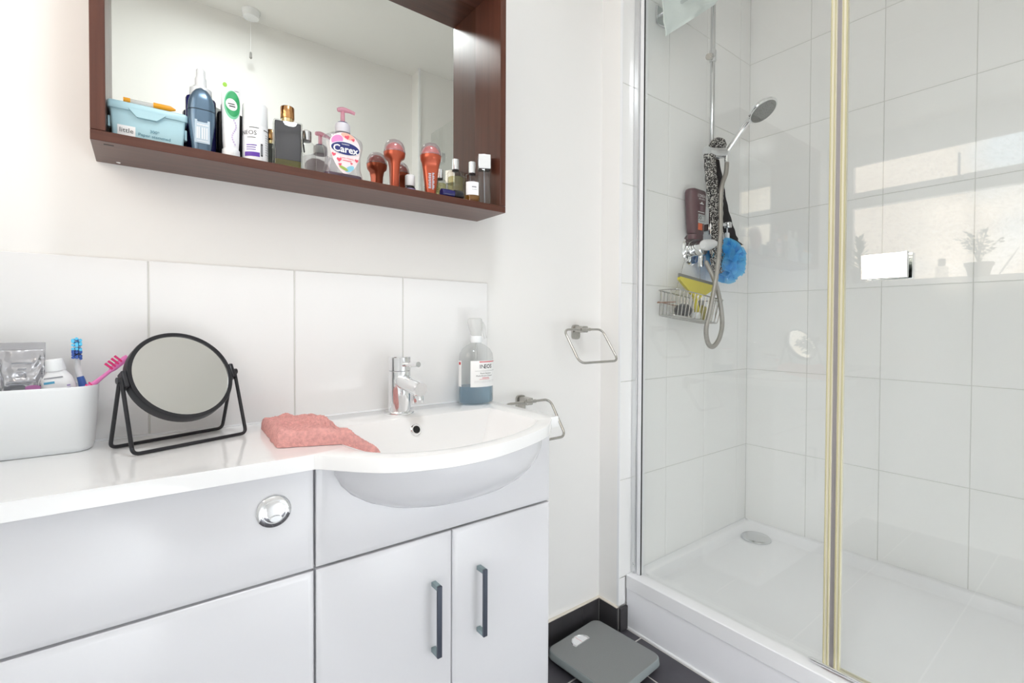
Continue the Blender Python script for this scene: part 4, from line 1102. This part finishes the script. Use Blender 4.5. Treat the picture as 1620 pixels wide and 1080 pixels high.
# hose
M['hose'] = mat('grey_metal_hose', rgb(168, 164, 158), .35, .55)
t = thing('shower_hose', 'grey ribbed shower hose looping down from the handset', 'hose', (1.905, -.2, 1.79))
pth = smooth_path([(1.905, -.205, 1.790), (1.894, -.208, 1.745), (1.852, -.212, 1.665), (1.845, -.214, 1.490), (1.819, -.216, 1.337), (1.771, -.217, 1.185), (1.745, -.216, 1.110), (1.760, -.215, 1.056), (1.797, -.215, 1.040),
                   (1.843, -.215, 1.072), (1.866, -.214, 1.136), (1.845, -.212, 1.237), (1.825, -.200, 1.31), (1.832, -.160, 1.385)], 30)
cum = 0; rad = []
for i, p_ in enumerate(pth):
    if i: cum += (p_ - pth[i - 1]).length
    rad.append(.0088 + .0009 * math.sin(cum / .0075 * 2 * PI))
ob('hose_tube', rel(MB().tube(pth, rad, 12), t), M['hose'], t, 80)
# mixer valve
t = thing('shower_valve', 'round chrome shower valve with a pale lever on the tiles', 'tap', (1.822, SH_Y - .0003, 1.440))
ob('wall_plate', MB().lathe([(.066, 0), (.066, .004), (.060, .010), (.030, .014)], (0, 0, 0), 40, '-y'), M['chrome'], t)
ob('valve_body', MB().lathe([(.030, .010), (.032, .014), (.032, .058), (.028, .062)], (0, 0, 0), 30, '-y'), M['chrome'], t)
ob('lever', MB().tube(smooth_path([(-.030, -.072, .006), (0, -.074, .010), (.040, -.080, .016), (.066, -.086, .012)], 5), [.014, .019, .021, .0225, .023, .023, .023, .022, .021, .0205, .020, .0195, .019, .0175, .015, .010], 16, ry=.015), M['wplastic'], t)
ob('outlet', MB().lathe([(.010, -.075), (.012, -.07), (.012, -.02)], (.012, -.040, 0), 18), M['chrome'], t)
# shampoo
M['maroon'] = mat('maroon_plastic', rgb(84, 44, 52), .28)
t = thing('shampoo_bottle', 'maroon shampoo bottle with an orange label square standing on the shower valve', 'bottle', (1.8100, -.1245, 1.4735), 0)
ob('body', rloft([(.022, .070, .036, .014), (.026, .082, .040, .017), (.080, .096, .044, .020), (.150, .110, .047, .023), (.190, .113, .047, .023), (.201, .107, .044, .0215), (.205, .092, .034, .016)], 7), M['maroon'], t, 50)
ob('cap', rloft([(0, .072, .036, .015), (.002, .076, .040, .017), (.021, .078, .040, .017)], 7), M['maroon'], t)
fn = lambda u, v: (u, -.0235 - .0035 * min(1, max(0, (v - .05) / .10)) - .0006 + .02 * max(0, abs(u) - .03), v)
fo = lambda u, v: (u, fn(u, v)[1] - .0005, v)
ob('print', Print(fn).text("L'ORÉAL", .0165, .004, .1755).text('MEN EXPERT', .0085, .004, .1630).rect(-.012, .016, .143, .1462).rect(-.002, .006, .1462, .152).rect(-.024, .022, .1095, .1120), M['p_white'], t)
ob('print', Print(fn).rect(-.008, .012, .1170, .1360), mat('print_plum', rgb(120, 90, 100), .4), t)
l = ob('label', Print(fn).rect(-.020, .026, .066, .1020), mat('print_pale_grey', rgb(196, 200, 200), .4), t)
ob('print', Print(fo).text('X3', .0185, -.008, .0870, bold=.0005).rect(-.018, .022, .074, .0755).rect(-.018, .022, .0965, .0980), M['p_black'], l)
ob('label', Print(fn).rect(-.019, .012, .038, .0655), mat('print_orange', rgb(228, 100, 42), .4), t)

# wire caddy hanging from the valve
t = thing('shower_caddy', 'chrome wire basket hanging crooked from the shower valve', 'basket', (1.736, -.150, 1.195), 0)
Tb = Matrix.Translation((0, 0, 0)) @ Matrix.Rotation(math.radians(5.7), 4, 'Y')
BW, BD, BH = .152, .040, .048
def wire(mb, pts, r=.0022, closed=False): mb.tube([Tb @ Vector(p) for p in pts], r, 8, closed)
wb = MB(); wire(wb, fillet([(-BW - .012, -BD - .012, BH), (BW + .012, -BD - .012, BH), (BW + .012, BD, BH), (-BW - .012, BD, BH)], .02, 5, True), .0024, True)
ob('top_rim', wb, M['wire'], t)
wb = MB(); wire(wb, fillet([(-BW, -BD, -BH), (BW, -BD, -BH), (BW, BD, -BH), (-BW, BD, -BH)], .02, 5, True), .0020, True)
ob('bottom_rim', wb, M['wire'], t)
wb = MB(); wire(wb, fillet([(-BW - .006, BD, 0), (-BW - .006, -BD - .006, 0), (-BW - .006, BD, .001)], .01, 3), .002)
wire(wb, [(-BW, BD, .004), (BW, BD, .004)], .002)
ob('back_rail', wb, mat('rusty_wire', rgb(150, 112, 92), .5, .4), t)
for k in range(13):
    x = -BW + .012 + (2 * BW - .024) * k / 12
    wb = MB(); wire(wb, fillet([(x * 1.06, -BD - .012, BH), (x, -BD, -BH), (x, BD, -BH), (x, BD, BH)], .006, 3), .0019)
    ob('wire_bar', wb, M['wire'], t)
for y in (-.02, .02):
    for sx in (-1, 1):
        wb = MB(); wire(wb, [(sx * (BW + .012), y, BH), (sx * BW, y, -BH)], .0014); ob('wire_bar', wb, M['wire'], t)
lw = MB(); o_ = Vector((1.736, -.150, 1.195))
for pts in ([(1.690, -.112, 1.243), (1.735, -.114, 1.35), (1.782, -.116, 1.462)], [(1.875, -.112, 1.226), (1.864, -.114, 1.34), (1.852, -.116, 1.462)], [(1.782, -.116, 1.462), (1.817, -.140, 1.4865), (1.852, -.116, 1.462)]):
    lw.tube(smooth_path([Vector(p) - o_ for p in pts], 6), .0018, 8)
ob('hanger_wire', lw, M['wire'], t)
# squeegee
t = thing('squeegee', 'yellow window squeegee with a grey blade sticking up out of the wire basket', 'squeegee', (1.772, -.152, 1.186))
Rq = Matrix.Rotation(math.radians(5.5), 4, 'Y')
M['yellow'] = mat('yellow_plastic', rgb(214, 200, 40), .4)
sw = [(-.128, .104), (-.126, .116), (.126, .116), (.128, .104), (.10, .090), (.055, .066), (.022, .052), (.012, .040), (-.010, .040), (-.022, .052), (-.06, .070), (-.105, .092)]
hdm = MB().loft([[(x, y, z) for x, z in sw] for y in (-.006, .006)]).xf(Rq)
ob('blade_holder', hdm, M['yellow'], t)
ob('rubber_blade', MB().box(-.130, .130, -.0035, .0035, .114, .1285, .001).xf(Rq), mat('grey_rubber', rgb(110, 108, 104), .6), t)
ob('squeegee_handle', MB().tube([(0, 0, .045), (.012, .0, .0), (.020, .008, -.036)], [.0105, .010, .009], 12, ry=[.007, .009, .009]), M['yellow'], t)
ob('hanging_ring', MB().lathe([(.006, -.001), (.006, .001)], (.001, -.010, .052), 12, '-y'), M['wplastic'], t)
t = thing('scrubber', 'round black scrubber lying in the wire basket', 'scrubber', (1.690, -.150, 1.158))
sp = MB().lathe([(.012, 0), (.026, .004), (.034, .018), (.034, .030), (.026, .044), (.012, .050)], n=24)
ob('pad', sp, M['blackplastic'], t)
t = thing('soap_bar', 'small round white soap beside the black scrubber in the wire basket', 'soap', (1.752, -.166, 1.150))
ob('disc', MB().lathe([(.017, 0), (.019, .003), (.019, .022), (.014, .026), (.006, .026)], n=22), M['wplastic'], t)
t = thing('soap_bottle', 'small olive bottle lying at the right end of the wire basket', 'bottle', (1.825, -.146, 1.142))
ob('body', MB().lathe([(.018, 0), (.021, .002), (.021, .055), (.010, .064)], n=20), mat('olive_plastic', rgb(150, 142, 60), .4), t)
ob('cap', MB().lathe([(.011, .064), (.012, .066), (.012, .082), (.010, .083)], n=16), M['pot_grey'], t)

# black-and-white scrub strap over the holder
def speckle():
    m = mat('black_white_mesh', rgb(60, 60, 62), .8, bump=(300, .8))
    nt = m.node_tree; b = nt.nodes['Principled BSDF']
    v = nt.nodes.new('ShaderNodeTexNoise'); v.inputs['Scale'].default_value = 210; v.inputs['Detail'].default_value = 2
    tc = nt.nodes.new('ShaderNodeTexCoord'); nt.links.new(tc.outputs['Object'], v.inputs['Vector'])
    cr = nt.nodes.new('ShaderNodeValToRGB'); cr.color_ramp.elements[0].position = .50; cr.color_ramp.elements[0].color = rgb(30, 30, 33)
    cr.color_ramp.elements[1].position = .58; cr.color_ramp.elements[1].color = rgb(205, 203, 198)
    nt.links.new(v.outputs['Fac'], cr.inputs[0]); nt.links.new(cr.outputs[0], b.inputs['Base Color'])
    return m
M['speckle'] = speckle(); M['mesh_black'] = mat('black_mesh', rgb(38, 38, 41), .85, bump=(300, .8))
t = thing('back_scrub_strap', 'black and white mesh scrub strap hung over the handset holder', 'strap', (1.86, -.18, 1.83))
def strap(pts, w, th, mtl, nm, twist=None):
    P = smooth_path(pts, 8); n_ = len(P)
    ob(nm, rel(MB().tube(P, [w * (.9 + .12 * math.sin(i * .9)) for i in range(n_)], 12, ry=th), t), mtl, t, 70)
def ribbon(pts, w, th, mtl, nm):
    """flat band, broad in x"""
    P = smooth_path(pts, 8); rings = []
    for i, p_ in enumerate(P):
        ww = w[0] + (w[1] - w[0]) * i / (len(P) - 1); ww *= 1 + .08 * math.sin(i * 1.3)
        rings.append([(p_.x + ww * math.cos(a) + .003 * noise.noise(Vector((i * .4, a, 1))), p_.y - .35 * ww * math.cos(a) + th * math.sin(a), p_.z) for a in [2 * PI * k / 14 for k in range(14)]])
    ob(nm, rel(MB().loft(rings), t), mtl, t, 80)
ribbon([(1.822, -.178, 1.812), (1.828, -.180, 1.74), (1.842, -.182, 1.66), (1.862, -.184, 1.57), (1.874, -.184, 1.49), (1.868, -.184, 1.425), (1.872, -.185, 1.372), (1.862, -.185, 1.338)], (.025, .029), .010, M['speckle'], 'front_band')
ribbon([(1.890, -.160, 1.812), (1.935, -.150, 1.735), (1.985, -.142, 1.640), (2.045, -.136, 1.555), (2.085, -.134, 1.505)], (.020, .032), .009, M['mesh_black'], 'back_band')
kn = MB(); kn.lathe([(.010, -.022), (.030, -.016), (.036, 0), (.030, .018), (.014, .030), (.002, .033)], (1.896, -.168, 1.868), 18)
kn.v = [(x + .006 * noise.noise(Vector((x * 60, y * 60, z * 60))), y, z + .006 * noise.noise(Vector((x * 60, z * 60, 9)))) for x, y, z in kn.v]
ob('top_knot', rel(kn, t), M['speckle'], t, 80)
ribbon([(2.070, -.136, 1.512), (2.120, -.130, 1.500), (2.160, -.130, 1.490)], (.020, .014), .012, M['mesh_black'], 'end_loop')
tri = MB().loft([[(1.862 + dx, -.186 + y, 1.40 + z) for dx, z in ((0, .045), (.125, -.005), (.045, -.055), (0, -.05))] for y in (-.006, .006)])
ob('grip_flap', rel(tri, t), M['speckle'], t)

# blue bath puff
M['puff'] = glass('blue_net', (0.60, 0.88, 1.0, 1), f0=.02, refl=.1, rough=.4, body=rgb(118, 210, 252), bodyfac=.72)
t = thing('bath_puff', 'bright blue net bath puff hanging under the shower valve', 'bath puff', (1.975, -.170, 1.405))
PC = Vector((0, 0, -.005))
pf = MB()
rnd = random.Random(8)
for k in range(46):
    d_ = Vector((rnd.gauss(0, 1), rnd.gauss(0, 1) * .6, rnd.gauss(0, 1))).normalized()
    s_ = d_.orthogonal().normalized(); s_.rotate(Matrix.Rotation(rnd.random() * 6.28, 3, d_))
    u_ = d_.cross(s_)
    # a fan-shaped frill: arc of net standing out from the centre
    Rr = .098 + .022 * rnd.random(); span = 1.5 + rnd.random() * .6
    rows_ = []
    for i in range(15):
        a = -span / 2 + span * i / 14
        wv = .16 * math.sin(a * 7 + k)
        inn = (d_ * math.cos(a) + s_ * math.sin(a)) * .020
        mid = (d_ * math.cos(a) + s_ * math.sin(a)) * (Rr * .65) + u_ * (wv * .05)
        outp = (d_ * math.cos(a) + s_ * math.sin(a)) * Rr + u_ * (wv * .11)
        rows_.append([inn, mid, outp])
    V_ = []
    for r3 in rows_:
        for q_ in r3: V_.append((PC.x + q_.x * 1.15, PC.y + q_.y * .50, PC.z + q_.z * .86))
    f_ = []
    for i in range(14):
        for j in range(2): f_.append((i * 3 + j, i * 3 + j + 1, i * 3 + j + 4, i * 3 + j + 3))
    pf.add(V_, f_)
ob('net_frills', pf, M['puff'], t, 80)
ob('net_core', MB().lathe([(.002, -.075), (.05, -.06), (.078, -.02), (.080, .01), (.06, .048), (.02, .068), (.002, .07)], PC, 20, sy=.42), M['puff'], t, 80)
ob('hanging_cord', MB().tube([(.005, .0, .06), (.009, .004, .138)], .003, 8), M['wplastic'], t)
ob('cord_toggle', MB().box(-.001, .018, -.004, .010, .060, .115, .004), M['wplastic'], t)

# pale cloth over a hook high on the shower wall
t = thing('hanging_flannel', 'pale green flannel hanging from a chrome hook at the top of the shower', 'cloth', (1.66, -.20, 2.3))
M['flannel'] = mat('pale_green_cloth', rgb(222, 231, 229), .9, spec=.1, bump=(200, .5))
NU, NV = 40, 24
Q = [Vector((1.492, -.182, 2.40)), Vector((1.514, -.184, 2.172)), Vector((1.838, -.188, 2.414)), Vector((1.90, -.190, 2.51))]
vt = []; vb = []
for i in range(NU + 1):
    u = i / NU
    for j in range(NV + 1):
        v = j / NV
        p_ = (Q[1] * (1 - u) + Q[2] * u) * (1 - v) + (Q[0] * (1 - u) + Q[3] * u) * v
        off = .010 * math.sin(u * 9 + v * 2) * (1 - v * .5) + .006 * noise.noise(Vector((u * 6, v * 6, 2)))
        p_ = p_ + Vector((.25 * off, off, .15 * off))
        vt.append(p_ + Vector((0, -.0022, 0))); vb.append(p_ + Vector((0, .0022, 0)))
fc_ = []; n_ = NV + 1; O = len(vt)
for i in range(NU):
    for j in range(NV):
        a = i * n_ + j
        fc_ += [(a, a + n_, a + n_ + 1, a + 1), (O + a, O + a + 1, O + a + n_ + 1, O + a + n_)]
for i in range(NU):
    for a in (i * n_, i * n_ + NV): fc_.append((a, a + n_, O + a + n_, O + a))
for j in range(NV):
    for a in (j, NU * n_ + j): fc_.append((a, a + 1, O + a + 1, O + a))
mb = MB(); mb.add(vt + vb, fc_)
ob('cloth', rel(mb, t), M['flannel'], t, 70)
t = thing('wall_hook', 'chrome square hook on the shower wall holding the pale flannel', 'hook', (1.600, SH_Y - .0003, 2.315))
ob('back_plate', MB().box(-.030, .030, -.008, 0, -.035, .035, .003), M['softchrome'], t)
ob('hook_arm', MB().tube(fillet([(0, -.006, .010), (0, -.130, .010), (0, -.135, .035)], .02, 5), .006, 12), M['softchrome'], t)
